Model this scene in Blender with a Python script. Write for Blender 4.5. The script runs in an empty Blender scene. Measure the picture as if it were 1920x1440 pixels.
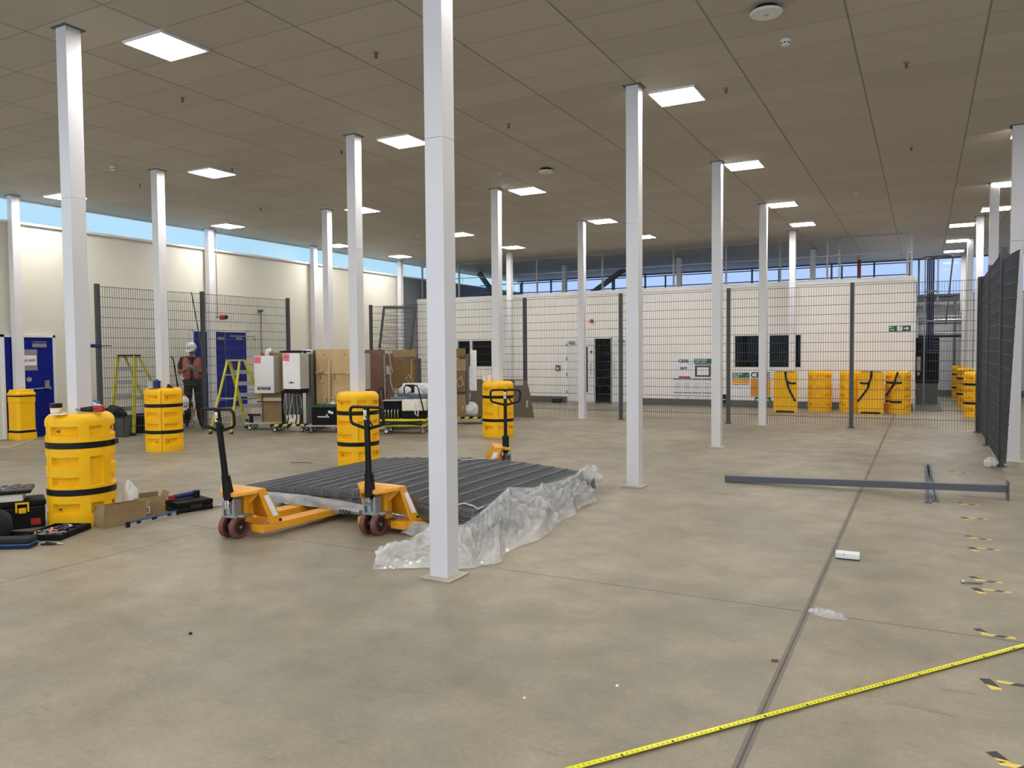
import bpy, bmesh, math, random
from mathutils import Vector, Matrix, noise
random.seed(7)
SC = bpy.context.scene
COL = SC.collection
PI = math.pi
R = math.radians

# ---------------------------------------------------------------- camera
YAW, PITCH, ROLL = 0.487876, 0.0406616, -0.008156
_cy, _sy, _cp, _sp = math.cos(YAW), math.sin(YAW), math.cos(PITCH), math.sin(PITCH)
_f = Vector((-_sy*_cp, _cy*_cp, -_sp)); _r = Vector((_cy, _sy, 0)); _u = _r.cross(_f)
_r2 = math.cos(ROLL)*_r + math.sin(ROLL)*_u
_u2 = -math.sin(ROLL)*_r + math.cos(ROLL)*_u
cd = bpy.data.cameras.new('camera'); cam = bpy.data.objects.new('camera', cd); COL.objects.link(cam)
cd.sensor_fit = 'HORIZONTAL'; cd.sensor_width = 36; cd.lens = 1453.33/1920*36
cd.clip_start = 0.05; cd.clip_end = 200
cam.matrix_world = Matrix(((_r2.x, _u2.x, -_f.x, 0), (_r2.y, _u2.y, -_f.y, 0), (_r2.z, _u2.z, -_f.z, 1.62), (0, 0, 0, 1)))
SC.camera = cam

# ---------------------------------------------------------------- sky, exposure, lamp strengths
SKY_NORTH, SKY_SOUTH = 0.45, 1.05
W = bpy.data.worlds.new('sky'); SC.world = W; W.use_nodes = True
_nt = W.node_tree; _bg = _nt.nodes['Background']
_bg.inputs[0].default_value = (0.70, 0.84, 1.0, 1)
_tc = _nt.nodes.new('ShaderNodeTexCoord'); _sp = _nt.nodes.new('ShaderNodeSeparateXYZ'); _nt.links.new(_tc.outputs['Generated'], _sp.inputs[0])
_mr = _nt.nodes.new('ShaderNodeMapRange'); _mr.interpolation_type = 'SMOOTHSTEP'      # the sky is brighter behind the camera, towards the sun
_mr.inputs[1].default_value = 0.1; _mr.inputs[2].default_value = -0.8; _mr.inputs[3].default_value = SKY_NORTH; _mr.inputs[4].default_value = SKY_SOUTH
_nt.links.new(_sp.outputs[1], _mr.inputs[0]); _nt.links.new(_mr.outputs[0], _bg.inputs[1])
LAMP = 22.0
LAMP_COL = (1.0, 0.965, 0.92)
SC.view_settings.view_transform = 'Standard'; SC.view_settings.look = 'None'
SC.view_settings.gamma = 1; SC.view_settings.use_curve_mapping = False
SC.view_settings.exposure = 1.42
SC.cycles.max_bounces = 8; SC.cycles.diffuse_bounces = 5; SC.cycles.glossy_bounces = 3
SC.cycles.transparent_max_bounces = 16; SC.cycles.transmission_bounces = 4
SC.cycles.use_denoising = True
SC.cycles.sample_clamp_indirect = 6
SC.cycles.use_light_tree = True

H = 4.74

# ---------------------------------------------------------------- materials
def lin(c):
    return tuple((x/255/12.92 if x/255 <= 0.04045 else ((x/255+0.055)/1.055)**2.4) for x in c)
def mat(name, c, rough=0.5, metal=0.0, var=0.06, scale=8.0, bump=0.0, bscale=60.0, spec=0.5, coat=0.0):
    m = bpy.data.materials.new(name); m.use_nodes = True
    nt = m.node_tree; b = nt.nodes['Principled BSDF']
    b.inputs['Roughness'].default_value = rough; b.inputs['Metallic'].default_value = metal
    b.inputs['Specular IOR Level'].default_value = spec
    b.inputs['Coat Weight'].default_value = coat
    col = lin(c)
    tc = nt.nodes.new('ShaderNodeTexCoord'); n = nt.nodes.new('ShaderNodeTexNoise')
    n.inputs['Scale'].default_value = scale; n.inputs['Detail'].default_value = 4
    nt.links.new(tc.outputs['Object'], n.inputs['Vector'])
    rp = nt.nodes.new('ShaderNodeValToRGB')
    rp.color_ramp.elements[0].position = 0.3; rp.color_ramp.elements[1].position = 0.7
    rp.color_ramp.elements[0].color = tuple(max(0, x*(1-var)) for x in col)+(1,)
    rp.color_ramp.elements[1].color = tuple(min(1, x*(1+var)) for x in col)+(1,)
    nt.links.new(n.outputs['Fac'], rp.inputs['Fac']); nt.links.new(rp.outputs['Color'], b.inputs['Base Color'])
    if bump:
        n2 = nt.nodes.new('ShaderNodeTexNoise'); n2.inputs['Scale'].default_value = bscale
        nt.links.new(tc.outputs['Object'], n2.inputs['Vector'])
        bp = nt.nodes.new('ShaderNodeBump'); bp.inputs['Strength'].default_value = bump; bp.inputs['Distance'].default_value = 0.01
        nt.links.new(n2.outputs['Fac'], bp.inputs['Height']); nt.links.new(bp.outputs['Normal'], b.inputs['Normal'])
    return m

M = {}
M['white'] = mat('white_powder_coat', (216, 215, 218), 0.42, var=0.02, scale=3)
M['trim'] = mat('white_trim', (222, 222, 222), 0.45, var=0.02)
M['cream'] = mat('cream_wall_panel', (214, 211, 198), 0.6, var=0.025, scale=1.5)
M['greywall'] = mat('grey_cladding', (120, 126, 132), 0.5, var=0.03)
M['boxwall'] = mat('white_partition_panel', (240, 235, 230), 0.5, var=0.02, scale=2)
M['backwall'] = mat('pale_grey_cladding', (180, 184, 194), 0.5, var=0.03)
M['skirt'] = mat('grey_skirting', (92, 94, 92), 0.7)
M['steel'] = mat('dark_grey_fence_steel', (66, 69, 74), 0.45, metal=0.0, var=0.05, spec=0.5)
M['steel2'] = mat('slate_grey_steel', (84, 89, 97), 0.4, var=0.05)
M['galv'] = mat('galvanised_steel', (146, 147, 146), 0.45, metal=0.25, var=0.1, scale=30)
M['chrome'] = mat('bright_steel', (200, 200, 200), 0.25, metal=0.9, var=0.04)
M['yellow'] = mat('yellow_polyethylene', (248, 190, 8), 0.5, var=0.05, scale=6, bump=0.05, bscale=120, spec=0.35)
M['truck'] = mat('orange_yellow_paint', (232, 162, 36), 0.32, var=0.04, scale=10, coat=0.3)
M['black'] = mat('black_plastic', (13, 13, 15), 0.42, var=0.1, spec=0.3)
M['blackm'] = mat('black_matt', (10, 10, 11), 0.7, var=0.15, spec=0.25)
M['rubber'] = mat('dark_rubber', (28, 28, 30), 0.8)
M['wheel'] = mat('maroon_polyurethane', (112, 62, 58), 0.45)
M['hub'] = mat('black_hub', (34, 34, 36), 0.5)
M['alu'] = mat('cast_aluminium', (160, 164, 164), 0.45, metal=0.6, var=0.08, bump=0.1)
M['blue'] = mat('blue_paint', (4, 24, 128), 0.5, var=0.04, spec=0.25)
M['navy'] = mat('navy_plastic', (24, 36, 96), 0.45)
M['card'] = mat('brown_cardboard', (146, 122, 86), 0.85, var=0.1, scale=14)
M['card2'] = mat('dark_cardboard', (122, 98, 62), 0.85, var=0.1, scale=14)
M['ply'] = mat('birch_plywood', (206, 176, 126), 0.6, var=0.1, scale=3)
M['brownboard'] = mat('brown_veneer_board', (112, 80, 62), 0.55, var=0.12, scale=5)
M['olive'] = mat('olive_grey_board', (98, 90, 74), 0.7, var=0.08)
M['enamel'] = mat('white_enamel', (232, 232, 232), 0.3, var=0.02)
M['enamelside'] = mat('greige_side_panel', (176, 172, 164), 0.45, var=0.05)
M['pink'] = mat('pink_paper', (236, 130, 150), 0.8, var=0.03)
M['paper'] = mat('white_paper', (232, 232, 238), 0.7, var=0.03)
M['grid'] = mat('ink_black', (24, 24, 26), 0.7)
M['red'] = mat('red_plastic', (170, 40, 30), 0.4)
M['orange'] = mat('orange_plastic', (220, 90, 40), 0.5)
M['green'] = mat('green_sign', (12, 96, 66), 0.5, var=0.03)
M['greenlid'] = mat('green_crate_rim', (40, 84, 46), 0.5)
M['amber'] = mat('amber_sign', (226, 160, 44), 0.5, var=0.03)
M['greycrate'] = mat('grey_plastic_crate', (108, 116, 128), 0.5)
M['copper'] = mat('dull_copper_pipe', (176, 134, 104), 0.4, metal=0.6)
M['brasspipe'] = mat('painted_pipe', (206, 186, 156), 0.5)
M['cable'] = mat('pale_cable', (190, 186, 176), 0.5)
M['strap'] = mat('cream_strapping', (206, 200, 170), 0.5)
M['tapey'] = mat('hazard_yellow', (224, 196, 96), 0.6)
M['tapek'] = mat('hazard_black', (44, 44, 46), 0.6)
M['fibre'] = mat('yellow_fibreglass', (200, 192, 40), 0.45, var=0.08, scale=12)
M['hazard'] = mat('machine_yellow', (214, 204, 30), 0.4)
M['skin'] = mat('skin', (150, 104, 84), 0.55)
M['hivis'] = mat('orange_hi_vis_fabric', (178, 98, 80), 0.8, var=0.08)
M['navycloth'] = mat('navy_cloth', (28, 28, 46), 0.9, var=0.15)
M['darkcloth'] = mat('charcoal_cloth', (30, 30, 34), 0.9, var=0.15)
M['glove'] = mat('grey_glove', (120, 120, 128), 0.8)
M['helmet'] = mat('white_helmet_plastic', (240, 240, 240), 0.3)
M['tub'] = mat('cream_plastic', (232, 226, 206), 0.4)
M['bluelevel'] = mat('blue_anodised', (34, 92, 150), 0.35)
M['pad'] = mat('pale_grout', (176, 168, 152), 0.8, bump=0.3)
M['railgrey'] = mat('grey_railing', (150, 150, 150), 0.5, var=0.03)
M['concrete_kerb'] = mat('dark_concrete', (96, 98, 96), 0.8)

def node(nt, t, **kw):
    n = nt.nodes.new(t)
    for k, v in kw.items(): setattr(n, k, v)
    return n
def math_node(nt, op, a, b=None, c=None):
    n = nt.nodes.new('ShaderNodeMath'); n.operation = op
    for i, x in enumerate((a, b, c)):
        if x is None: continue
        if isinstance(x, (int, float)): n.inputs[i].default_value = x
        else: nt.links.new(x, n.inputs[i])
    return n.outputs[0]
def mixcol(nt, fac, a, b):
    n = nt.nodes.new('ShaderNodeMix'); n.data_type = 'RGBA'
    for key, x in ((0, fac), (6, a), (7, b)):
        if isinstance(x, (int, float)): n.inputs[key].default_value = x
        elif isinstance(x, tuple): n.inputs[key].default_value = x if len(x) == 4 else x+(1,)
        else: nt.links.new(x, n.inputs[key])
    return n.outputs[2]

def floor_material():
    m = bpy.data.materials.new('worn_concrete'); m.use_nodes = True; nt = m.node_tree
    b = nt.nodes['Principled BSDF']
    tc = node(nt, 'ShaderNodeTexCoord'); sep = node(nt, 'ShaderNodeSeparateXYZ')
    nt.links.new(tc.outputs['Object'], sep.inputs[0])
    def nz(scale, detail=5, rough=0.6):
        n = node(nt, 'ShaderNodeTexNoise'); n.inputs['Scale'].default_value = scale
        n.inputs['Detail'].default_value = detail; n.inputs['Roughness'].default_value = rough
        nt.links.new(tc.outputs['Object'], n.inputs['Vector']); return n.outputs['Fac']
    def ramp(x, p0, p1, c0, c1):
        r = node(nt, 'ShaderNodeValToRGB'); r.color_ramp.elements[0].position = p0; r.color_ramp.elements[1].position = p1
        r.color_ramp.elements[0].color = c0+(1,); r.color_ramp.elements[1].color = c1+(1,)
        nt.links.new(x, r.inputs['Fac']); return r.outputs['Color']
    base = ramp(nz(0.45, 6), 0.3, 0.72, lin((122, 115, 100)), lin((164, 154, 134)))
    mid = ramp(nz(3.2, 7, 0.65), 0.35, 0.7, (0.82, 0.82, 0.82), (1.10, 1.09, 1.07))
    mul = node(nt, 'ShaderNodeMix', data_type='RGBA', blend_type='MULTIPLY'); mul.inputs[0].default_value = 1
    nt.links.new(base, mul.inputs[6]); nt.links.new(mid, mul.inputs[7]); c = mul.outputs[2]
    fine = ramp(nz(38, 3, 0.7), 0.3, 0.75, (0.86, 0.86, 0.86), (1.08, 1.08, 1.08))
    mul2 = node(nt, 'ShaderNodeMix', data_type='RGBA', blend_type='MULTIPLY'); mul2.inputs[0].default_value = 1
    nt.links.new(c, mul2.inputs[6]); nt.links.new(fine, mul2.inputs[7]); c = mul2.outputs[2]
    # scratches: stretched distorted noise
    mp = node(nt, 'ShaderNodeMapping'); mp.inputs['Rotation'].default_value = (0, 0, 0.5); mp.inputs['Scale'].default_value = (1.2, 7, 1)
    nt.links.new(tc.outputs['Object'], mp.inputs[0])
    ns = node(nt, 'ShaderNodeTexNoise'); ns.inputs['Scale'].default_value = 2.2; ns.inputs['Detail'].default_value = 9; ns.inputs['Roughness'].default_value = 0.72; ns.inputs['Distortion'].default_value = 1.2
    nt.links.new(mp.outputs[0], ns.inputs['Vector'])
    scr = ramp(ns.outputs['Fac'], 0.60, 0.70, (0, 0, 0), (1, 1, 1))
    c = mixcol(nt, math_node(nt, 'MULTIPLY', scr, 0.7), c, lin((108, 99, 85)))
    pale = ramp(nz(1.1, 10, 0.75), 0.64, 0.74, (0, 0, 0), (1, 1, 1))
    c = mixcol(nt, math_node(nt, 'MULTIPLY', pale, 0.5), c, lin((182, 175, 158)))
    # saw-cut joints on a 5.2 m grid
    def band(coord, off, w):
        d = math_node(nt, 'ADD', coord, -off + 5.2*20 + 2.6)
        d = math_node(nt, 'MODULO', d, 5.2)
        d = math_node(nt, 'ABSOLUTE', math_node(nt, 'SUBTRACT', d, 2.6))
        return math_node(nt, 'LESS_THAN', d, w)
    jx = band(sep.outputs[0], -0.62, 0.005); jy = band(sep.outputs[1], 5.03, 0.005)
    wide = math_node(nt, 'LESS_THAN', math_node(nt, 'ABSOLUTE', math_node(nt, 'ADD', sep.outputs[0], 0.62)), 0.022)
    c = mixcol(nt, math_node(nt, 'MULTIPLY', wide, 0.75), c, lin((92, 84, 76)))
    j = math_node(nt, 'MAXIMUM', jx, jy)
    c = mixcol(nt, j, c, lin((58, 52, 48)))
    nt.links.new(c, b.inputs['Base Color'])
    rr = ramp(nz(2.0, 5), 0.3, 0.8, (0.40,)*3, (0.60,)*3); nt.links.new(rr, b.inputs['Roughness'])
    b.inputs['Specular IOR Level'].default_value = 0.45
    bp = node(nt, 'ShaderNodeBump'); bp.inputs['Strength'].default_value = 0.12; bp.inputs['Distance'].default_value = 0.01
    nt.links.new(nz(30, 6), bp.inputs['Height']); nt.links.new(bp.outputs[0], b.inputs['Normal'])
    return m
M['floor'] = floor_material()

def ceiling_material():
    m = bpy.data.materials.new('ceiling_tiles'); m.use_nodes = True; nt = m.node_tree
    b = nt.nodes['Principled BSDF']
    tc = node(nt, 'ShaderNodeTexCoord'); sep = node(nt, 'ShaderNodeSeparateXYZ'); nt.links.new(tc.outputs['Object'], sep.inputs[0])
    def line(coord, off, pitch, w):
        d = math_node(nt, 'MODULO', math_node(nt, 'ADD', coord, -off + pitch*60 + pitch/2), pitch)
        d = math_node(nt, 'ABSOLUTE', math_node(nt, 'SUBTRACT', d, pitch/2))
        return d
    dx = line(sep.outputs[0], -0.66, 1.165, 0.01); dy = line(sep.outputs[1], 5.10, 0.583, 0.01)
    lx = math_node(nt, 'LESS_THAN', dx, 0.010); ly = math_node(nt, 'LESS_THAN', dy, 0.006)
    # tile tone variation
    fx = math_node(nt, 'FLOOR', math_node(nt, 'DIVIDE', math_node(nt, 'ADD', sep.outputs[0], 0.66), 1.165))
    fy = math_node(nt, 'FLOOR', math_node(nt, 'DIVIDE', math_node(nt, 'ADD', sep.outputs[1], -5.10), 0.583))
    cb = node(nt, 'ShaderNodeCombineXYZ'); nt.links.new(fx, cb.inputs[0]); nt.links.new(fy, cb.inputs[1])
    wn = node(nt, 'ShaderNodeTexWhiteNoise'); nt.links.new(cb.outputs[0], wn.inputs['Vector'])
    c = mixcol(nt, wn.outputs['Value'], lin((177, 171, 159)), lin((186, 180, 167)))
    c = mixcol(nt, math_node(nt, 'MULTIPLY', lx, 0.6), c, lin((92, 86, 78)))
    c = mixcol(nt, math_node(nt, 'MULTIPLY', ly, 0.5), c, lin((100, 94, 86)))
    nt.links.new(c, b.inputs['Base Color']); b.inputs['Roughness'].default_value = 0.6
    b.inputs['Specular IOR Level'].default_value = 0.3
    e = math_node(nt, 'MINIMUM', math_node(nt, 'MINIMUM', dx, dy), 0.012)
    bp = node(nt, 'ShaderNodeBump'); bp.inputs['Strength'].default_value = 0.5; bp.inputs['Distance'].default_value = 0.4
    nt.links.new(e, bp.inputs['Height']); nt.links.new(bp.outputs[0], b.inputs['Normal'])
    return m
M['ceiling'] = ceiling_material()

def emission(name, c, s):
    m = bpy.data.materials.new(name); m.use_nodes = True; nt = m.node_tree
    nt.nodes.remove(nt.nodes['Principled BSDF'])
    e = node(nt, 'ShaderNodeEmission'); e.inputs[0].default_value = c+(1,); e.inputs[1].default_value = s
    nt.links.new(e.outputs[0], nt.nodes['Material Output'].inputs[0]); return m
M['lamp'] = emission('led_diffuser', LAMP_COL, LAMP)

def glazing(name, tint, gloss=0.12, rough=0.1, trans=True):
    m = bpy.data.materials.new(name); m.use_nodes = True; nt = m.node_tree
    nt.nodes.remove(nt.nodes['Principled BSDF'])
    t = node(nt, 'ShaderNodeBsdfTransparent'); t.inputs[0].default_value = tint+(1,)
    g = node(nt, 'ShaderNodeBsdfGlossy'); g.inputs[1].default_value = rough
    g.inputs[0].default_value = (0.8, 0.85, 0.9, 1)
    mx = node(nt, 'ShaderNodeMixShader'); fr = node(nt, 'ShaderNodeFresnel'); fr.inputs[0].default_value = 1.45
    nt.links.new(math_node(nt, 'MULTIPLY', fr.outputs[0], gloss*2.0), mx.inputs[0])
    nt.links.new(t.outputs[0], mx.inputs[1]); nt.links.new(g.outputs[0], mx.inputs[2])
    nt.links.new(mx.outputs[0], nt.nodes['Material Output'].inputs[0]); return m
M['skyglass'] = glazing('clerestory_glazing', (0.76, 0.87, 0.90), 0.03, 0.5)
M['frontglass'] = glazing('clear_glazing', (0.92, 0.92, 0.92))
M['backglass'] = glazing('blue_tinted_glazing', (0.74, 0.80, 0.94))
M['officeglass'] = glazing('office_window_glass', (0.45, 0.52, 0.52), 0.12, 0.03)

def film(name, op, tint=(0.86, 0.87, 0.88)):
    m = bpy.data.materials.new(name); m.use_nodes = True; nt = m.node_tree
    b = nt.nodes['Principled BSDF']; b.inputs['Base Color'].default_value = tint+(1,)
    b.inputs['Roughness'].default_value = 0.16; b.inputs['Specular IOR Level'].default_value = 1.0; b.inputs['Coat Weight'].default_value = 0.7; b.inputs['Coat Roughness'].default_value = 0.08
    tr = node(nt, 'ShaderNodeBsdfTransparent'); tl = node(nt, 'ShaderNodeBsdfTranslucent'); tl.inputs[0].default_value = tint+(1,)
    mx = node(nt, 'ShaderNodeMixShader'); mx.inputs[0].default_value = 0.22
    nt.links.new(b.outputs[0], mx.inputs[1]); nt.links.new(tl.outputs[0], mx.inputs[2])
    tc = node(nt, 'ShaderNodeTexCoord')
    n = node(nt, 'ShaderNodeTexNoise'); n.inputs['Scale'].default_value = 5.0; n.inputs['Detail'].default_value = 8; n.inputs['Roughness'].default_value = 0.58; n.inputs['Distortion'].default_value = 0.6
    nt.links.new(tc.outputs['Object'], n.inputs['Vector'])
    r = node(nt, 'ShaderNodeMapRange'); r.inputs[1].default_value = 0.35; r.inputs[2].default_value = 0.7
    r.inputs[3].default_value = op-0.12; r.inputs[4].default_value = op+0.14
    nt.links.new(n.outputs['Fac'], r.inputs[0])
    mx2 = node(nt, 'ShaderNodeMixShader'); nt.links.new(r.outputs[0], mx2.inputs[0])
    nt.links.new(tr.outputs[0], mx2.inputs[1]); nt.links.new(mx.outputs[0], mx2.inputs[2])
    bp = node(nt, 'ShaderNodeBump'); bp.inputs['Strength'].default_value = 0.5; bp.inputs['Distance'].default_value = 0.05
    nt.links.new(n.outputs['Fac'], bp.inputs['Height']); nt.links.new(bp.outputs[0], b.inputs['Normal'])
    nt.links.new(mx2.outputs[0], nt.nodes['Material Output'].inputs[0]); return m
M['film'] = film('crumpled_polythene', 0.50, (0.84, 0.85, 0.86))
M['filmgrey'] = film('stretch_film', 0.62, (0.62, 0.64, 0.66))
M['filmbag'] = film('white_carrier_film', 0.8, (0.9, 0.9, 0.9))

# ---------------------------------------------------------------- mesh builder
class MB:
    def __init__(s): s.v = []; s.f = []; s.mi = []; s.m = 0; s.T = Matrix.Identity(4)
    def add(s, vs, fs):
        o = len(s.v); s.v += [tuple(s.T @ Vector(x)) for x in vs]
        for f in fs: s.f.append(tuple(i+o for i in f)); s.mi.append(s.m)
        return s
    def box(s, c, d, rot=None):
        hx, hy, hz = d[0]/2, d[1]/2, d[2]/2
        P = [Vector((x, y, z)) for x in (-hx, hx) for y in (-hy, hy) for z in (-hz, hz)]
        if rot is not None:
            q = rot if isinstance(rot, Matrix) else Matrix.Rotation(rot, 3, 'Z'); P = [q @ p for p in P]
        P = [p+Vector(c) for p in P]
        return s.add(P, [(0, 1, 3, 2), (4, 6, 7, 5), (0, 4, 5, 1), (2, 3, 7, 6), (0, 2, 6, 4), (1, 5, 7, 3)])
    def b(s, x0, x1, y0, y1, z0, z1): return s.box(((x0+x1)/2, (y0+y1)/2, (z0+z1)/2), (abs(x1-x0), abs(y1-y0), abs(z1-z0)))
    def bar(s, a, b, w, h=None, n=4, up=(0, 0, 1)):
        a = Vector(a); b = Vector(b); d = (b-a).normalized(); h = h or w
        up = Vector(up)
        if abs(d.dot(up)) > 0.99: up = Vector((0, 1, 0))
        x = d.cross(up).normalized(); y = x.cross(d).normalized()
        if n == 4: offs = [(-w/2, -h/2), (w/2, -h/2), (w/2, h/2), (-w/2, h/2)]
        else: offs = [(w/2*math.cos(2*PI*i/n), h/2*math.sin(2*PI*i/n)) for i in range(n)]
        vs = [p+x*o[0]+y*o[1] for p in (a, b) for o in offs]
        fs = [(i, (i+1) % n, n+(i+1) % n, n+i) for i in range(n)] + [tuple(range(n))[::-1], tuple(range(n, 2*n))]
        return s.add(vs, fs)
    def cyl(s, a, b, r, r2=None, n=16):
        a = Vector(a); b = Vector(b); d = (b-a).normalized(); r2 = r if r2 is None else r2
        up = Vector((0, 0, 1)) if abs(d.z) < 0.95 else Vector((1, 0, 0))
        x = d.cross(up).normalized(); y = x.cross(d).normalized()
        vs = [p+(x*math.cos(2*PI*i/n)+y*math.sin(2*PI*i/n))*q for p, q in ((a, r), (b, r2)) for i in range(n)]
        fs = [(i, (i+1) % n, n+(i+1) % n, n+i) for i in range(n)] + [tuple(range(n))[::-1], tuple(range(n, 2*n))]
        return s.add(vs, fs)
    def tube(s, pts, r, n=8, closed=False):
        pts = [Vector(p) for p in pts]; N = len(pts); vs = []; fs = []
        prev = None
        for i, p in enumerate(pts):
            a = pts[(i-1) % N] if (closed or i > 0) else p; b = pts[(i+1) % N] if (closed or i < N-1) else p
            d = (b-a).normalized()
            if prev is None:
                up = Vector((0, 0, 1)) if abs(d.z) < 0.9 else Vector((1, 0, 0)); x = d.cross(up).normalized()
            else:
                x = (prev - d*prev.dot(d)).normalized()
            prev = x; y = d.cross(x)
            rr = r[i] if isinstance(r, (list, tuple)) else r
            vs += [p+(x*math.cos(2*PI*k/n)+y*math.sin(2*PI*k/n))*rr for k in range(n)]
        for i in range(N if closed else N-1):
            j = (i+1) % N
            fs += [(i*n+k, i*n+(k+1) % n, j*n+(k+1) % n, j*n+k) for k in range(n)]
        if not closed: fs += [tuple(range(n))[::-1], tuple(range((N-1)*n, N*n))]
        return s.add(vs, fs)
    def lathe(s, prof, n=24, c=(0, 0, 0)):
        vs = []; fs = []
        for r, z in prof: vs += [(c[0]+r*math.cos(2*PI*k/n), c[1]+r*math.sin(2*PI*k/n), c[2]+z) for k in range(n)]
        for i in range(len(prof)-1): fs += [(i*n+k, i*n+(k+1) % n, (i+1)*n+(k+1) % n, (i+1)*n+k) for k in range(n)]
        fs += [tuple(range(n))[::-1], tuple(range((len(prof)-1)*n, len(prof)*n))]
        return s.add(vs, fs)
    def prism(s, poly, off, d):
        """poly: 3-D points of one face, d: extrusion vector"""
        n = len(poly); P = [Vector(p)+Vector(off) for p in poly]; vs = P+[p+Vector(d) for p in P]
        fs = [tuple(range(n))[::-1], tuple(range(n, 2*n))] + [(i, (i+1) % n, n+(i+1) % n, n+i) for i in range(n)]
        return s.add(vs, fs)
    def grid(s, fn, nu, nv):
        vs = [fn(i/nu, j/nv) for i in range(nu+1) for j in range(nv+1)]
        fs = [(i*(nv+1)+j, (i+1)*(nv+1)+j, (i+1)*(nv+1)+j+1, i*(nv+1)+j+1) for i in range(nu) for j in range(nv)]
        return s.add(vs, fs)
    def build(s, name, mats, parent=None, loc=None, rz=0, smooth=False, bevel=0, label=None):
        me = bpy.data.meshes.new(name); me.from_pydata(s.v, [], s.f)
        if not isinstance(mats, (list, tuple)): mats = [mats]
        for m in mats: me.materials.append(M[m] if isinstance(m, str) else m)
        if len(mats) > 1: me.polygons.foreach_set('material_index', s.mi)
        bm = bmesh.new(); bm.from_mesh(me); bmesh.ops.recalc_face_normals(bm, faces=bm.faces); bm.to_mesh(me); bm.free()
        if smooth:
            me.polygons.foreach_set('use_smooth', [True]*len(me.polygons))
        me.update()
        o = bpy.data.objects.new(name, me); COL.objects.link(o)
        if smooth and smooth != 'full':
            try:
                me.set_sharp_from_angle(angle=R(38))
            except Exception: pass
        if parent is not None: o.parent = parent
        if loc is not None: o.location = loc
        if rz: o.rotation_euler = (0, 0, rz)
        if bevel:
            md = o.modifiers.new('bevel', 'BEVEL'); md.width = bevel; md.segments = 2; md.limit_method = 'ANGLE'; md.angle_limit = R(40)
        if label: o['label'] = label
        return o

def tag(o, label, cat, group=None, kind=None):
    o['label'] = label; o['category'] = cat
    if group: o['group'] = group
    if kind: o['kind'] = kind
    return o
def thing(name, label, cat, loc=(0, 0, 0), rz=0, group=None):
    o = bpy.data.objects.new(name, None); COL.objects.link(o); o.location = loc; o.rotation_euler = (0, 0, rz)
    o.empty_display_size = 0.1
    return tag(o, label, cat, group)
def struct(o): o['kind'] = 'structure'; return o
def copy_tree(o, label=None, loc=None, rz=None, parent=None):
    c = o.copy(); COL.objects.link(c)
    if parent is not None: c.parent = parent
    for ch in list(o.children): copy_tree(ch, parent=c)
    if label: c['label'] = label
    if loc is not None: c.location = loc
    if rz is not None: c.rotation_euler = (0, 0, rz)
    return c
def text(name, body, size, parent, loc, rot, m, extrude=0.001, align='LEFT'):
    cu = bpy.data.curves.new(name, 'FONT'); cu.body = body; cu.size = size; cu.extrude = extrude; cu.offset = size*0.028; cu.align_x = align
    cu.materials.append(M[m])
    q = bpy.data.objects.new(name, cu); COL.objects.link(q)
    me = bpy.data.meshes.new_from_object(q.evaluated_get(bpy.context.evaluated_depsgraph_get())); me.name = name
    bpy.data.objects.remove(q); bpy.data.curves.remove(cu)
    if not me.materials: me.materials.append(M[m])
    o = bpy.data.objects.new(name, me); COL.objects.link(o); o.parent = parent; o.location = loc; o.rotation_euler = rot
    return o
FACE_Y = (PI/2, 0, 0)            # text reading when looked at along +Y
FACE_X = (PI/2, 0, PI/2)         # text on a wall whose normal is +X

# ================================================================ THE SHELL
struct(MB().b(-16.1, 6.2, -5.3, 30.9, -0.12, 0).build('floor', 'floor'))
struct(MB().b(-16.1, 6.2, -5.3, 30.9, H, H+0.15).build('ceiling', 'ceiling'))
# left wall: panels, ledge, clerestory
struct(MB().b(-16.1, -15.8, -5.3, 21.5, 0, 4.22).build('wall_left', 'cream'))
struct(MB().b(-16.1, -15.8, 21.5, 30.9, 0, 4.22).build('wall_left', 'greywall'))
struct(MB().b(-16.1, -15.73, -5.3, 30.6, 4.22, 4.27).build('trim_1', 'trim', bevel=0.006))
w = struct(MB().b(-15.97, -15.955, -5.3, 30.6, 4.27, H).build('window_1', 'skyglass'))
f = MB()
for k in range(6): f.b(-15.965, -15.95, -4+k*6.0, -3.99+k*6.0, 4.27, H)
f.b(-15.99, -15.93, -5.3, 30.6, H-0.03, H)
f.build('window_frame', 'trim', w)
# back wall with its long band of windows
struct(MB().b(-15.8, 6.2, 30.32, 30.9, 0.22, 3.46).build('wall_back', 'backwall'))
struct(MB().b(-15.8, 6.2, 30.26, 30.9, 0, 0.22).build('baseboard_back', 'concrete_kerb'))
w = struct(MB().b(-15.8, 6.2, 30.36, 30.375, 3.46, H).build('window_2', 'backglass'))
f = MB(); f.b(-15.8, 6.2, 30.33, 30.40, 3.43, 3.5).b(-15.8, 6.2, 30.33, 30.40, H-0.05, H)
for k in range(16): f.b(-15.6+k*1.4, -15.54+k*1.4, 30.33, 30.40, 3.5, H-0.05)
f.build('window_frame', 'steel2', w)
struct(MB().b(6.0, 6.2, -5.3, 30.6, 0, H).build('wall_right', 'backwall'))
struct(MB().b(-15.8, 6.0, -5.2, -5.0, 0, 0.5).build('wall_front', 'cream'))
w = struct(MB().b(-15.8, 6.0, -5.12, -5.105, 0.5, H).build('window_6', 'frontglass'))
f = MB()
for k in range(10): f.b(-15.8+k*2.4, -15.72+k*2.4, -5.18, -5.04, 0.5, H)
f.build('window_frame', 'trim', w)

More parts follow.
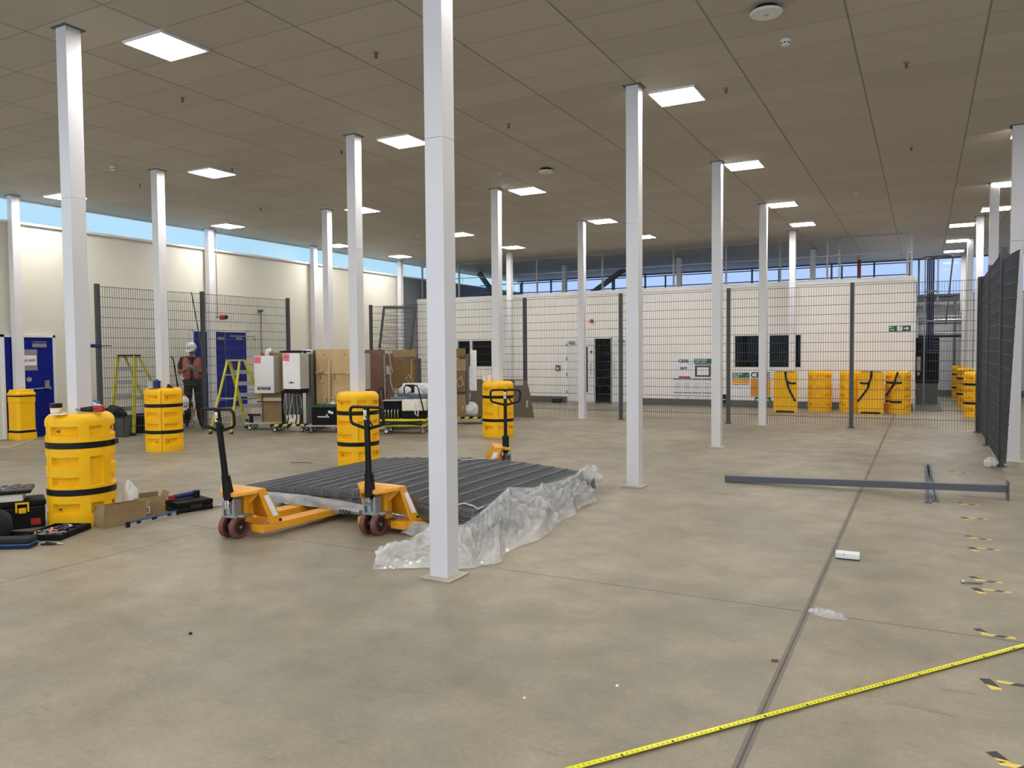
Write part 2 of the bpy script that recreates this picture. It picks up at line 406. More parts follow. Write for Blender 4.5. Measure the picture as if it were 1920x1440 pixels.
# blue doors in the left wall
def blue_door(name, y0, y1, z0, z1, split=None):
    d = struct(MB().b(-15.81, -15.755, y0, y1, z0, z1).build(name, 'blue', bevel=0.004))
    f = MB(); t = 0.05
    f.b(-15.82, -15.735, y0-t, y0, z0, z1+t).b(-15.82, -15.735, y1, y1+t, z0, z1+t).b(-15.82, -15.735, y0-t, y1+t, z1, z1+t)
    f.build('door_frame', 'trim', d)
    if split: MB().b(-15.757, -15.745, split-0.006, split+0.006, z0, z1).build('meeting_edge', 'galv', d)
    return d
d = blue_door('door_1', 8.68, 9.63, 0.01, 2.0)
MB().b(-15.76, -15.735, 9.22, 9.5, 1.80, 1.88).b(-15.735, -15.725, 9.22, 9.5, 1.9, 1.915).build('door_closer', 'galv', d, bevel=0.004)
MB().b(-15.758, -15.748, 8.92, 9.31, 1.34, 1.76).build('vision_panel', 'galv', d)
s = MB().b(-15.748, -15.744, 8.99, 9.29, 1.44, 1.64).build('no_exit_sign', 'paper', d)
text('sign_text', 'NO EXIT', 0.062, s, (-15.743, 9.15, 1.52), FACE_X, 'red', align='CENTER')
s = MB().cyl((-15.756, 9.14, 1.16), (-15.750, 9.14, 1.16), 0.045, n=24).build('round_door_sign', 'paper', d, smooth=True)
MB().cyl((-15.751, 9.14, 1.16), (-15.747, 9.14, 1.16), 0.034, n=24).build('sign_face', 'navy', s, smooth=True)
MB().b(-15.747, -15.745, 9.115, 9.165, 1.150, 1.170).build('sign_text', 'paper', s)
MB().cyl((-15.69, 8.75, 0.95), (-15.69, 9.52, 0.985), 0.012).b(-15.755, -15.71, 9.44, 9.52, 0.97, 1.13).b(-15.755, -15.68, 9.5, 9.54, 0.95, 1.0).build('push_bar', 'galv', d, smooth=True)
MB().b(-15.8, -15.79, 8.6, 9.7, 0.0, 0.01).build('threshold', 'galv', d)
d = blue_door('door_2', 13.1, 14.78, 0.28, 2.2, 14.07)
for y in (13.82, 14.42): MB().b(-15.76, -15.72, y, y+0.2, 2.0, 2.07).build('door_closer', 'galv', d, bevel=0.004)
MB().cyl((-15.70, 14.2, 2.10), (-15.70, 15.0, 2.10), 0.013, n=8).cyl((-15.70, 15.0, 2.10), (-15.70, 15.05, 1.98), 0.013, n=8).build('closer_arm', 'galv', d, smooth=True)
# rivets above door
tag(MB().cyl((-15.8, 9.9, 2.26), (-15.795, 9.9, 2.26), 0.012, n=8).build('wall_bolt', 'galv'), 'small bolt head in the cream wall beside the no exit door', 'bolt')

# ---- white office building standing inside the hall
YB = 22.7
ow = MB()
cuts = [(-14.15, -12.81, 1.16, 2.02), (-9.12, -8.57, 0, 2.03), (-4.80, -4.0, 1.15, 2.04), (-3.84, -2.99, 1.15, 2.04)]
x = -15.8
for (a, b_, z0, z1) in cuts:
    ow.b(x, a, YB, YB+0.12, 0, 3.40)
    if z0 > 0: ow.b(a, b_, YB, YB+0.12, 0, z0)
    ow.b(a, b_, YB, YB+0.12, z1, 3.40)
    x = b_
ow.b(x, -0.22, YB, YB+0.12, 0, 3.40)
ow.b(-0.34, -0.22, YB+0.12, 30.25, 0, 3.40)
struct(ow.build('wall_office', 'boxwall'))
struct(MB().b(-15.8, -0.18, YB-0.04, 30.25, 3.40, 3.52).build('trim_2', 'trim', bevel=0.01))
struct(MB().b(-15.79, -0.35, YB+0.121, 30.24, 3.38, 3.399).build('ceiling_office', 'greywall'))
sk = MB(); 
for a, b_ in ((-12.9, -10.05), (-7.7, -0.22)): sk.b(a, b_, YB-0.035, YB, 0, 0.2)
struct(sk.build('baseboard_office', 'skirt'))
struct(MB().b(-0.26, -0.19, YB-0.03, YB+0.04, 0.12, 3.40).build('trim_3', 'trim'))
def office_window(n, a, b_, z0, z1, mull=()):
    w = struct(MB().b(a, b_, YB+0.05, YB+0.056, z0, z1).build('window_%d' % n, 'officeglass'))
    f = MB(); t = 0.035
    f.b(a-t, a+0.01, YB-0.012, YB+0.08, z0-t, z1+t).b(b_-0.01, b_+t, YB-0.012, YB+0.08, z0-t, z1+t)
    f.b(a, b_, YB-0.012, YB+0.08, z1, z1+t).b(a, b_, YB-0.012, YB+0.08, z0-t, z0)
    for m in mull: f.b(m-0.04, m+0.04, YB-0.005, YB+0.08, z0, z1)
    f.build('window_frame', 'trim', w)
office_window(3, -14.15, -12.81, 1.16, 2.02, (-13.62,))
office_window(4, -4.80, -4.0, 1.15, 2.04)
office_window(5, -3.84, -2.99, 1.15, 2.04)
# dim things of the office seen through its panes
t = thing('office_cabinet', 'dark filing cabinet seen through the office window left of the safety boards', 'cabinet', (-4.5, 24.3, 0))
MB().b(-0.28, 0.28, -0.3, 0.3, 0, 1.28).build('body', 'steel', t, bevel=0.01)
for z in (0.3, 0.65, 1.0): MB().b(-0.26, 0.26, -0.32, -0.3, z-0.14, z+0.14).build('drawer', 'steel2', t, bevel=0.004)
t = MB().b(-0.17, 0.17, -0.2, 0.2, 0, 0.2).build('cardboard_box', 'card', loc=(-4.55, 24.25, 1.285), bevel=0.004)
tag(t, 'small brown box on the cabinet behind the office window', 'box')
# white double doors of the office, a dark gap between them
d = struct(MB().b(-10.02, -9.13, YB-0.03, YB, 0.03, 2.0).build('door_3', 'trim', bevel=0.004))
MB().b(-9.42, -9.33, YB-0.036, YB-0.03, 0.35, 1.78).build('vision_panel', 'black', d)
MB().tube([(-9.2, YB-0.03, 0.92), (-9.2, YB-0.09, 0.94), (-9.2, YB-0.09, 1.24), (-9.2, YB-0.03, 1.26)], 0.012).build('door_handle', 'galv', d, smooth=True)
MB().b(-9.95, -9.75, YB-0.08, YB-0.03, 1.88, 1.96).build('door_closer', 'galv', d)
MB().cyl((-9.2, YB-0.034, 1.62), (-9.2, YB-0.03, 1.62), 0.04).build('round_door_sign', 'navy', d, smooth=True)
h_ = MB()
for z in (0.3, 0.85, 1.35, 1.8): h_.b(-10.06, -10.03, YB-0.05, YB-0.03, z, z+0.1)
h_.build('hinge', 'galv', d)
d = struct(MB().b(-8.52, -7.80, YB-0.03, YB, 0.03, 2.0).build('door_4', 'trim', bevel=0.004))
MB().tube([(-8.42, YB-0.03, 0.92), (-8.42, YB-0.09, 0.94), (-8.42, YB-0.09, 1.24), (-8.42, YB-0.03, 1.26)], 0.012).build('door_handle', 'galv', d, smooth=True)
MB().b(-8.3, -8.1, YB-0.08, YB-0.03, 1.9, 1.98).build('door_closer', 'galv', d)
struct(MB().b(-8.57, -8.52, YB-0.04, YB+0.12, 0, 2.06).build('trim_4', 'greywall'))

# ---- boards, notices and small fittings on the office wall
YS = YB-0.006
def board(name, a, b_, z0, z1, m, parent, y=None): 
    y = YS if y is None else y
    return MB().b(a, b_, y-0.006, y+0.004, z0, z1).build(name, m, parent)
t = thing('health_and_safety_board', 'white notice board with green health and safety header and eight paper pockets', 'notice board', (0, 0, 0))
board('backing', -6.62, -5.42, 0.09, 1.42, 'paper', t)
p = board('header', -5.96, -5.44, 1.25, 1.39, 'green', t, YS-0.008)
text('header_text', 'Health & Safety\nNotice Board', 0.058, p, (-5.94, YS-0.016, 1.335), FACE_Y, 'paper')
p = board('company_name', -6.43, -6.06, 1.26, 1.38, 'paper', t, YS-0.008)
text('company_text', 'CBRE', 0.13, p, (-6.43, YS-0.016, 1.28), FACE_Y, 'grid')
board('red_strip', -6.42, -6.08, 0.82, 0.87, 'red', t, YS-0.008)
text('safe_text', 'SAFE', 0.10, t, (-6.38, YS-0.010, 1.08), FACE_Y, 'grid')
p = board('framed_plan', -5.93, -5.47, 0.86, 1.19, 'steel', t, YS-0.008); board('paper', -5.87, -5.53, 0.91, 1.14, 'paper', p, YS-0.016)
board('black_strip', -5.93, -5.45, 1.215, 1.235, 'grid', t, YS-0.008)
for k in range(4):
    a = -6.58+k*0.29
    for z0, z1 in ((0.46, 0.76), (0.12, 0.36)):
        p = board('document_pocket', a, a+0.26, z0, z1, 'enamel', t, YS-0.008)
        board('pocket_label', a, a+0.26, z1+0.015, z1+0.035, 'grid', t, YS-0.008)
        board('document', a+0.03, a+0.23, z0+0.02, z1-0.04, 'paper', p, YS-0.016)
        for q in range(4): board('text_line', a+0.06, a+0.2, z1-0.10-q*0.05, z1-0.093-q*0.05, 'greywall', p, YS-0.023)
t = thing('gas_safety_board', 'white board with green gas safety header, amber panels and large black lettering', 'notice board', (0, 0, 0))
board('backing', -4.87, -3.76, 0.08, 1.02, 'paper', t)
p = board('header', -4.85, -4.37, 0.84, 0.99, 'green', t, YS-0.008)
text('header_text', 'Gas Safety\nBoard', 0.062, p, (-4.82, YS-0.016, 0.935), FACE_Y, 'paper')
MB().bar((-4.46, YS-0.016, 0.91), (-4.44, YS-0.016, 0.87), 0.012, 0.004).bar((-4.44, YS-0.016, 0.87), (-4.395, YS-0.016, 0.96), 0.012, 0.004).build('tick_mark', 'paper', p)
text('company_text', 'CBRE', 0.22, t, (-4.34, YS-0.010, 0.85), FACE_Y, 'grid', 0.002)
p = board('amber_strip', -4.86, -4.38, 0.68, 0.82, 'amber', t, YS-0.008)
for q in range(2): board('black_strip', -4.85+q*0.25, -4.63+q*0.25, 0.64, 0.655, 'grid', t, YS-0.008)
p = board('amber_panel', -4.34, -3.80, 0.32, 0.82, 'amber', t, YS-0.008)
for q in range(9): board('text_line', -4.3, -3.86, 0.76-q*0.048, 0.766-q*0.048, 'brownboard', p, YS-0.016)
board('document_pocket', -4.85, -4.62, 0.12, 0.60, 'enamel', t, YS-0.008); board('document_pocket', -4.60, -4.37, 0.12, 0.60, 'enamel', t, YS-0.008)
board('green_notice', -4.22, -4.02, 0.1, 0.30, 'green', t, YS-0.008); board('green_notice', -3.98, -3.78, 0.1, 0.30, 'green', t, YS-0.008)
board('document', -4.18, -4.08, 0.14, 0.24, 'paper', t, YS-0.016); board('document', -3.94, -3.84, 0.14, 0.24, 'paper', t, YS-0.016)
t = thing('fire_exit_sign', 'green fire exit sign with running figure and right arrow on the office wall', 'sign')
p = board('sign_plate', -0.81, -0.30, 2.09, 2.24, 'green', t)
text('sign_text', 'Fire\nexit', 0.062, p, (-0.79, YS-0.009, 2.18), FACE_Y, 'paper')
a = MB(); y = YS-0.009
a.box((-0.55, y, 2.165), (0.13, 0.003, 0.13)); a.build('figure_field', 'paper', p)
a = MB(); a.cyl((-0.535, y-0.004, 2.215), (-0.535, y-0.002, 2.215), 0.014, n=12).bar((-0.54, y-0.003, 2.2), (-0.56, y-0.003, 2.155), 0.022, 0.003)
a.bar((-0.56, y-0.003, 2.155), (-0.60, y-0.003, 2.11), 0.014, 0.003).bar((-0.56, y-0.003, 2.155), (-0.52, y-0.003, 2.13), 0.014, 0.003).bar((-0.52, y-0.003, 2.13), (-0.525, y-0.003, 2.105), 0.012, 0.003).bar((-0.54, y-0.003, 2.19), (-0.50, y-0.003, 2.17), 0.01, 0.003)
a.build('running_figure', 'green', p)
a = MB(); a.b(-0.455, -0.39, y-0.003, y, 2.15, 2.18); a.prism([(-0.39, y, 2.215), (-0.335, y, 2.165), (-0.39, y, 2.115)], (0, 0, 0), (0, -0.003, 0)); a.build('arrow', 'paper', p)
t = thing('hand_sanitiser', 'grey and white dispenser on the office wall left of the white door', 'dispenser')
MB().b(-10.42, -10.28, YB-0.08, YB-0.003, 1.04, 1.20).build('body', 'steel2', t, bevel=0.01); MB().b(-10.39, -10.31, YB-0.085, YB-0.08, 1.07, 1.13).build('window', 'paper', t)
board('label', -10.42, -10.28, 1.23, 1.28, 'paper', t)
t = thing('fire_sounder', 'red fire sounder high on the office wall above the dark doorway', 'alarm')
MB().cyl((-9.19, YB-0.07, 2.58), (-9.19, YB-0.003, 2.58), 0.055, 0.06).build('body', 'red', t, smooth=True); MB().cyl((-9.19, YB-0.09, 2.58), (-9.19, YB-0.07, 2.58), 0.035).build('grille', 'orange', t, smooth=True)
t = thing('fire_sounder', 'red fire sounder with conduit beside the white column at the blue double doors', 'alarm')
MB().cyl((-15.6, 13.84, 2.56), (-15.44, 13.84, 2.56), 0.065, 0.06).build('body', 'red', t, smooth=True); MB().cyl((-15.44, 13.84, 2.56), (-15.40, 13.84, 2.56), 0.04).build('grille', 'black', t, smooth=True)
MB().cyl((-15.60, 13.72, 2.56), (-15.60, 13.72, 4.735), 0.014, n=8).b(-15.8, -15.6, 13.71, 13.73, 2.55, 2.57).b(-15.62, -15.58, 13.7, 13.86, 2.54, 2.58).build('conduit', 'galv', t, smooth=True)
t = thing('door_heater_pipe', 'thin grey steel pipe standing on the left wall beside the blue double doors', 'pipe')
MB().cyl((-15.74, 15.3, 0.0), (-15.74, 15.3, 2.78), 0.022, n=10).build('pipe', 'galv', t, smooth=True); MB().b(-15.8, -15.70, 15.25, 15.35, 2.76, 2.82).build('bracket', 'steel', t)
t = thing('wall_socket', 'black floor-level socket box on the office wall between the two notice boards', 'socket')
MB().b(-5.16, -5.02, YB-0.05, YB-0.003, 0.10, 0.36).build('body', 'black', t, bevel=0.006); MB().b(-5.15, -5.03, YB-0.052, YB-0.05, 0.2, 0.22).build('gap', 'enamel', t)
t = tag(MB().b(-0.13, 0.13, -0.1, 0.1, 0, 0.13).build('door_stop_box', 'black', loc=(-10.35, YB-0.15, 0)), 'small black box on the floor beside the white office door', 'box')

# ================================================================ COLUMNS
X0, Y0, GP = -3.0516, 4.6816, 4.2
cm = {}
def column(x, y, z0, label):
    t = thing('square_column', label, 'column', (x, y, z0), group='white square columns')
    if z0 not in cm:
        a = MB().b(-0.076, 0.076, -0.076, 0.076, 0.0 if z0 else 0.012, 3.13-z0 if z0 < 3 else 0.5).build('lower_cladding', 'white', bevel=0.003)
        b_ = MB().b(-0.076, 0.076, -0.076, 0.076, (3.1315 if z0 < 3 else z0+0.5015)-z0, H-0.002-z0).build('upper_cladding', 'white', bevel=0.003)
        c = None
        if z0 == 0:
            c = MB().b(-0.13, 0.13, -0.13, 0.13, 0, 0.012).build('base_plate', 'pad', bevel=0.003)
        d_ = MB().b(-0.11, 0.11, -0.11, 0.11, H-0.006-z0, H-0.001-z0).build('ceiling_collar', 'skirt')
        cm[z0] = [o for o in (a, b_, c, d_) if o]
        for o in cm[z0]: o.parent = t
    else:
        for o in cm[z0]: q = o.copy(); COL.objects.link(q); q.parent = t
    return t
CL = {
 (1, 0): 'white square column nearest the camera, through the edge of the plastic film',
 (1, 1): 'white square column standing free on bare floor right of the plastic-wrapped mesh',
 (1, 2): 'white square column before the far fence, third in the row right of the mesh stack',
 (1, 3): 'white square column behind the far fence covering letters of the gas safety board',
 (1, 4): 'white square column close before the right-hand office window',
 (1, 5): 'short white column on the office roof right of the perforated post',
 (2, 0): 'white square column in the big yellow guard beside the open tool boxes',
 (2, 1): 'white square column in the yellow guard behind the middle pallet truck',
 (2, 2): 'white square column in the yellow guard behind the farthest pallet truck',
 (2, 3): 'white square column behind the fence before the white office door',
 (2, 5): 'short column on the office roof above the gap between white door and notice board',
 (3, 1): 'white square column in the yellow guard with blue pot, beside the yellow step ladder',
 (3, 2): 'white square column behind the plywood board with pipes',
 (3, 3): 'white square column hidden behind the nearest one, beyond the scissor lift',
 (3, 4): 'white square column near the left end of the office, behind the fence',
 (3, 5): 'white column on the office roof above the left office windows, behind the railing',
 (4, 1): 'white square column against the left wall in the small square yellow guard',
 (4, 2): 'white square column against the left wall carrying the red sounder conduit',
 (4, 3): 'white square column against the left wall left of the one behind the plywood',
 (4, 4): 'white square column against the left wall seen through the leaning gate leaf',
 (0, 2): 'white square column at the right edge beside the near fence post',
 (0, 3): 'white square column at right behind the side fence, second from the right edge',
 (0, 4): 'white square column at right in the nearest of three yellow guards',
 (0, 5): 'white square column at right in the middle one of three yellow guards',
 (0, 6): 'white square column at right in the farthest of three yellow guards by the back wall',
}
for (r_, i), lab in CL.items():
    x = X0-GP*(r_-1); y = Y0+GP*i; z0 = 0
    if i == 5 and r_ > 0: z0 = 3.52
    if r_ == 4: x = -15.645
    if (r_, i) == (4, 2): y = 13.55
    column(x, y, z0, lab)

# ================================================================ CEILING FITTINGS
lm = []
def lamp(x, y, label):
    t = thing('ceiling_light', label, 'light', (x, y, H-0.02), group='square ceiling lights')
    if not lm:
        lm.append(MB().b(-0.268, 0.268, -0.268, 0.268, -0.004, 0.0).build('diffuser', 'lamp', t))
        f = MB(); e = 0.285
        f.b(-e, e, -e, -0.268, -0.006, 0.019).b(-e, e, 0.268, e, -0.006, 0.019).b(-e, -0.268, -0.268, 0.268, -0.006, 0.019).b(0.268, e, -0.268, 0.268, -0.006, 0.019)
        lm.append(f.build('frame', 'trim', t))
    else:
        for o in lm: q = o.copy(); COL.objects.link(q); q.parent = t
LX = [-14.86, -10.77, -6.77, -2.69, 1.37, 5.4]
colname = {-14.86: 'nearest the left wall', -10.77: 'second from left wall', -6.77: 'third from left wall', -2.69: 'in the row right of the near columns', 1.37: 'in the row over the right-hand fence', 5.4: 'beyond the right-hand fence'}
rowname = {1.3: 'just overhead before the camera', -2.7: 'behind the camera', 5.39: 'first row ahead', 9.43: 'second row ahead', 13.45: 'third row ahead', 17.45: 'fourth row ahead', 20.4: 'last row before the office front'}
for y in rowname:
    for x in LX:
        if x == 5.4 and y > 14: continue
        lamp(x if y < 20 else x+0.02, y, 'ceiling light %s, %s' % (colname[x], rowname[y]))
for y, n in ((22.6, 'first'), (25.8, 'second'), (28.5, 'third')):
    lamp(0.82, y, 'square ceiling light over the passage beside the office, %s from the hall' % n)

t0 = None
for x, y, lab in ((-5.05, 6.57, 'over the mesh stack, nearest the camera'), (-7.96, 6.55, 'left of the nearest big light'), (-5.04, 9.46, 'between near column and the middle rows'),
                  (-2.11, 9.47, 'right of the second light of the near column row'), (-10.25, 9.39, 'beside the light left of the plywood board'), (-12.64, 9.43, 'near the left wall lights'),
                  (-7.93, 9.42, 'left of the light behind the near column'), (-12.52, 12.22, 'above the blue double doors'), (-0.2, 9.6, 'at the right in its own dark framed tile'), (-0.2, 13.6, 'at the right, further back in a framed tile')):
    if t0 is None:
        t0 = thing('sprinkler_head', 'small sprinkler head in the ceiling '+lab, 'sprinkler', (x, y, H-0.002), group='sprinkler heads')
        MB().cyl((0, 0, 0), (0, 0, -0.004), 0.035, n=16).build('rose', 'galv', t0, smooth=True)
        MB().cyl((0, 0, -0.004), (0, 0, -0.05), 0.008, n=8).cyl((0, 0, -0.05), (0, 0, -0.054), 0.022, n=12).bar((0.018, 0, -0.01), (0.006, 0, -0.05), 0.005).bar((-0.018, 0, -0.01), (-0.006, 0, -0.05), 0.005).build('head', 'brownboard', t0)
    else: copy_tree(t0, 'small sprinkler head in the ceiling '+lab, (x, y, H-0.002))
sd = None
for x, y, lab in ((-1.26, 8.30, 'white smoke detector on the ceiling near the oval access point'), (-11.85, 8.34, 'white smoke detector between the two left columns'), (-1.22, 17.01, 'white smoke detector far ahead at right'), (-11.89, 17.18, 'white smoke detector beyond the plywood board')):
    if sd is None:
        sd = thing('smoke_detector', lab, 'smoke detector', (x, y, H-0.002), group='smoke detectors')
        MB().lathe([(0.05, 0), (0.052, -0.02), (0.05, -0.028)], 20).build('base', 'trim', sd, smooth=True)
        MB().lathe([(0.046, -0.028), (0.044, -0.05), (0.03, -0.06), (0.005, -0.062)], 20).build('chamber', 'trim', sd, smooth=True)
        m = MB()
        for k in range(8): a_ = k*PI/4; m.box((0.0455*math.cos(a_), 0.0455*math.sin(a_), -0.038), (0.004, 0.022, 0.01), a_)
        m.build('inlet', 'black', sd)
    else: copy_tree(sd, lab, (x, y, H-0.002))
def ap(x, y, s, lab):
    t = thing('wireless_access_point', lab, 'access point', (x, y, H-0.002), group='access points')
    MB().lathe([(0.10*s, 0), (0.10*s, -0.035)], 24).build('mount', 'black', t, smooth=True)
    pr = [(0.135*s, -0.035), (0.145*s, -0.045), (0.135*s, -0.06), (0.02, -0.066)]
    MB().lathe(pr, 32).build('cover', 'trim', t, smooth=True)
    MB().b(-0.02, 0.02, -0.012, 0.012, -0.069, -0.065).build('badge', 'galv', t)
ap(-1.30, 7.45, 1.0, 'oval white access point on the ceiling, nearest at the top edge')
ap(-5.71, 12.05, 0.9, 'white access point on the ceiling between the third and fourth columns')

# ================================================================ MESH FENCES
def mesh_wires(L, z0=0.03, z1=2.96, sp=0.049, hp=0.1955):
    """welded mesh in the local XZ plane: single uprights, double cross wires"""
    m = MB(); n = int(L/sp); r = 0.0055
    for k in range(n+1): x = (L-n*sp)/2+k*sp; m.b(x-r/2, x+r/2, -r/2, r/2, z0, z1)
    k = 0; z = z1-0.012
    while z > z0:
        for y in (-0.007, 0.007): m.b(0, L, y-0.0035, y+0.0035, z-0.0045, z+0.0045)
        z -= hp
    return m
post_mb = lambda: MB().b(-0.038, 0.038, -0.038, 0.038, 0.008, 3.0)
pmesh = []
def fence(name, label, pts, rotp=0, skip=()):
    t = thing(name, label, 'fence', (pts[0][0], pts[0][1], 0))
    o = Vector((pts[0][0], pts[0][1], 0))
    for i, p in enumerate(pts):
        v = Vector((p[0], p[1], 0))-o
        if not pmesh:
            a = post_mb().build('post', 'steel', t, bevel=0.004); b_ = MB().b(-0.075, 0.075, -0.06, 0.06, 0, 0.008).build('base_plate', 'steel', a)
            c = MB()
            for sx in (-0.055, 0.055): c.cyl((sx, 0, 0.008), (sx, 0, 0.024), 0.011, n=6)
            c.build('anchor_bolt', 'galv', a); pmesh.append(a)
        else: a = copy_tree(pmesh[0], parent=t)
        a.location = v; a.rotation_euler = (0, 0, rotp)
    for i in range(len(pts)-1):
        if i in skip: continue
        a = Vector((pts[i][0], pts[i][1], 0)); b_ = Vector((pts[i+1][0], pts[i+1][1], 0)); d = (b_-a); L = d.length; ang = math.atan2(d.y, d.x)
        w = mesh_wires(L-0.10).build('mesh_panel', 'steel', t); w.location = a-o+d.normalized()*0.05+Vector((-math.sin(ang), math.cos(ang), 0))*0.0; w.rotation_euler = (0, 0, ang)
    return t
fence('mesh_fence', 'long dark grey mesh fence across the hall before the white office', [(-13.87, 17.62), (-11.4, 17.58), (-8.93, 17.55), (-6.36, 17.52), (-3.83, 17.5), (-1.31, 17.48), (0.95, 17.5)])
fence('mesh_fence', 'dark grey mesh fence before the left wall, behind it the two workers', [(-14.0, 9.45), (-13.9, 11.82), (-13.84, 14.33)])
fence('mesh_fence', 'dark grey mesh fence seen edge-on at the right side of the picture', [(0.99, 17.38), (0.97, 15.12), (0.955, 12.50)])
# the next loose panel, pushed out at its top
t = thing('loose_mesh_panel', 'dark grey mesh panel with slanting edge hung on the nearest post of the right-hand fence', 'fence panel', (0.955, 12.44, 0))
def qp(a, b_):          # a: 0 at the post .. 1 at the slanting free edge, b_: 0 foot .. 1 top
    return Vector((0, lerp_(lerp_(0, -0.68, a), lerp_(0, -1.88, a), b_), lerp_(lerp_(0.10, 0.14, a), lerp_(2.84, 2.74, a), b_)))
def lerp_(a, b_, t): return a+(b_-a)*t
m = MB()
for k in range(43): m.bar(qp(k/42, 0), qp(k/42, 1), 0.006, 0.006)
for k in range(16):
    for x in (-0.007, 0.007): m.bar(qp(0, k/15)+Vector((x, 0, 0)), qp(1, k/15)+Vector((x, 0, 0)), 0.008, 0.008)
m.build('mesh_panel', 'steel', t)
# leaning scaffold-like bar next to the middle post of the left fence
t = MB().bar((-13.99, 11.62, 2.98), (-13.83, 11.74, 1.6), 0.03, 0.02).build('steel_flat_bar', 'steel')
tag(t, 'short dark steel bar fixed slanting beside the middle post of the left fence', 'steel bar')
# gate leaf leaning on the far fence
t = thing('gate_leaf', 'dark framed mesh gate leaf leaning against the far fence behind the trolleys', 'gate', (-13.0, 17.0, 0.0))
f = MB(); gw, gh = 1.12, 2.95
f.b(0, 0.055, -0.02, 0.02, 0, gh).b(gw-0.055, gw, -0.02, 0.02, 0, gh).b(0.055, gw-0.055, -0.02, 0.02, gh-0.055, gh).b(0.055, gw-0.055, -0.02, 0.02, 0, 0.055).b(0.055, gw-0.055, -0.02, 0.02, 0.95, 1.0)
f.build('gate_frame', 'steel', t)
g = mesh_wires(gw-0.1, 0.05, gh-0.05).build('mesh_infill', 'steel', t); g.location = (0.05, 0, 0)
MB().b(gw, gw+0.05, -0.015, 0.015, 1.55, 1.6).cyl((gw-0.03, -0.02, 1.3), (gw-0.03, -0.09, 1.3), 0.012).build('lock', 'black', t)
t.rotation_euler = (R(-9), R(2), 0)
t.location = (-13.42, 17.02, 0.02)

# ================================================================ YELLOW COLUMN GUARDS
def guard_mesh(half=False, depth=0.036, R0=0.30, Z=1.07):
    """rotomoulded guard: polar grid with pockets, belt grooves, rounded rim"""
    def ring_breaks(lst):
        out = set()
        for a, b_ in lst: out |= {a, a+2.2, b_-2.2, b_}
        return out
    wide = [(9, 60), (120, 171)]; nar = [(77, 103)]
    rows = [(0.12, 0.225, 'a'), (0.385, 0.475, 'w'), (0.575, 0.665, 'w'), (0.385, 0.665, 'n'), (0.865, 0.955, 'a')]
    belts = [(0.30, 0.36), (0.745, 0.805)]
    A = set(range(0, 181, 6)) | ring_breaks(wide) | ring_breaks(nar) | {1.2, 178.8}
    A = sorted(A)
    zs = {0, 0.015, 0.05, Z-0.075, Z-0.05, Z-0.028, Z-0.010, Z-0.001}
    for a, b_, _ in rows: zs |= {a, a+0.014, b_-0.006, b_}
    for a, b_ in belts: zs |= {a, a+0.004, b_-0.004, b_}
    zs |= {0.25, 0.52, 0.70, 0.84}
    zs = sorted(zs)
    def rad(a, z):
        r = R0
        if z > Z-0.08:
            k = (z-(Z-0.08))/0.08; r -= 0.055*k**2.6
        if z < 0.05: r -= 0.006
        for z0, z1 in belts:
            if z0+0.003 < z < z1-0.003: return r-0.012
        for z0, z1, kind in rows:
            if z0+0.010 < z < z1-0.004:
                L = wide if kind == 'w' else nar if kind == 'n' else wide+nar
                for a0, a1 in L:
                    if a0+1.5 < a < a1-1.5:
                        if kind != 'n' and a0 != 77: 
                            return r-depth*(1.0+0.5*(1-(z-z0)/(z1-z0)))
                        return r-depth*1.0
        if a < 0.6 or a > 179.4: r -= 0.02
        return r
    m = MB()
    halves = [0] if half else [0, 1]
    nz_ = len(zs)
    for h in halves:
        off = 180*h
        vs = []
        for a in A:
            for z in zs:
                r = rad(a, z); t_ = R(a+off); vs.append((r*math.cos(t_), r*math.sin(t_), z))
        fs = [(i*nz_+j, (i+1)*nz_+j, (i+1)*nz_+j+1, i*nz_+j+1) for i in range(len(A)-1) for j in range(nz_-1)]
        m.add(vs, fs)
        # top and bottom discs with the square hole left for the column
        for zi, z in ((nz_-1, zs[-1]), (0, 0.0)):
            vv = []
            for a in A:
                t_ = R(a+off); r = rad(a, z); vv.append((r*math.cos(t_), r*math.sin(t_), z))
                if half: q = 0.0 if zi == 0 else 0.0; vv.append((0.92*r*math.cos(t_), 0.0 if a in (0, 180) else 0.02*math.sin(t_), z))
                else:
                    c, s_ = math.cos(t_), math.sin(t_); q = 0.08/max(abs(c), abs(s_)); vv.append((q*c, q*s_, z))
            m.add(vv, [(2*i, 2*i+2, 2*i+3, 2*i+1) for i in range(len(A)-1)])
    if half:
        # flat back with ribs and moulded feet
        m.b(-0.285, 0.285, -0.012, 0.02, 0.09, Z-0.02)
        for x in (-0.2, -0.1, 0.0, 0.1, 0.2): m.b(x-0.02, x+0.02, -0.02, -0.012, 0.13, Z-0.08)
        m.prism([(-0.29, 0, 0), (-0.24, 0, 0), (-0.22, 0, 0.05), (0.22, 0, 0.05), (0.24, 0, 0), (0.29, 0, 0), (0.285, 0, 0.10), (-0.285, 0, 0.10)], (0, -0.02, 0), (0, 0.06, 0))
    return m
def belt_mb(R0, z, w=0.055, half=False, thick=0.012):
    m = MB(); n = 48; a0 = 0; a1 = PI if half else 2*PI
    vs = []; fs = []
    for i in range(n+1):
        a = a0+(a1-a0)*i/n
        for r, zz in ((R0, z), (R0+thick, z), (R0+thick, z+w), (R0, z+w)): vs.append((r*math.cos(a), r*math.sin(a), zz))
    for i in range(n):
        for k in range(4): fs.append((i*4+k, (i+1)*4+k, (i+1)*4+(k+1) % 4, i*4+(k+1) % 4))
    return m.add(vs, fs)
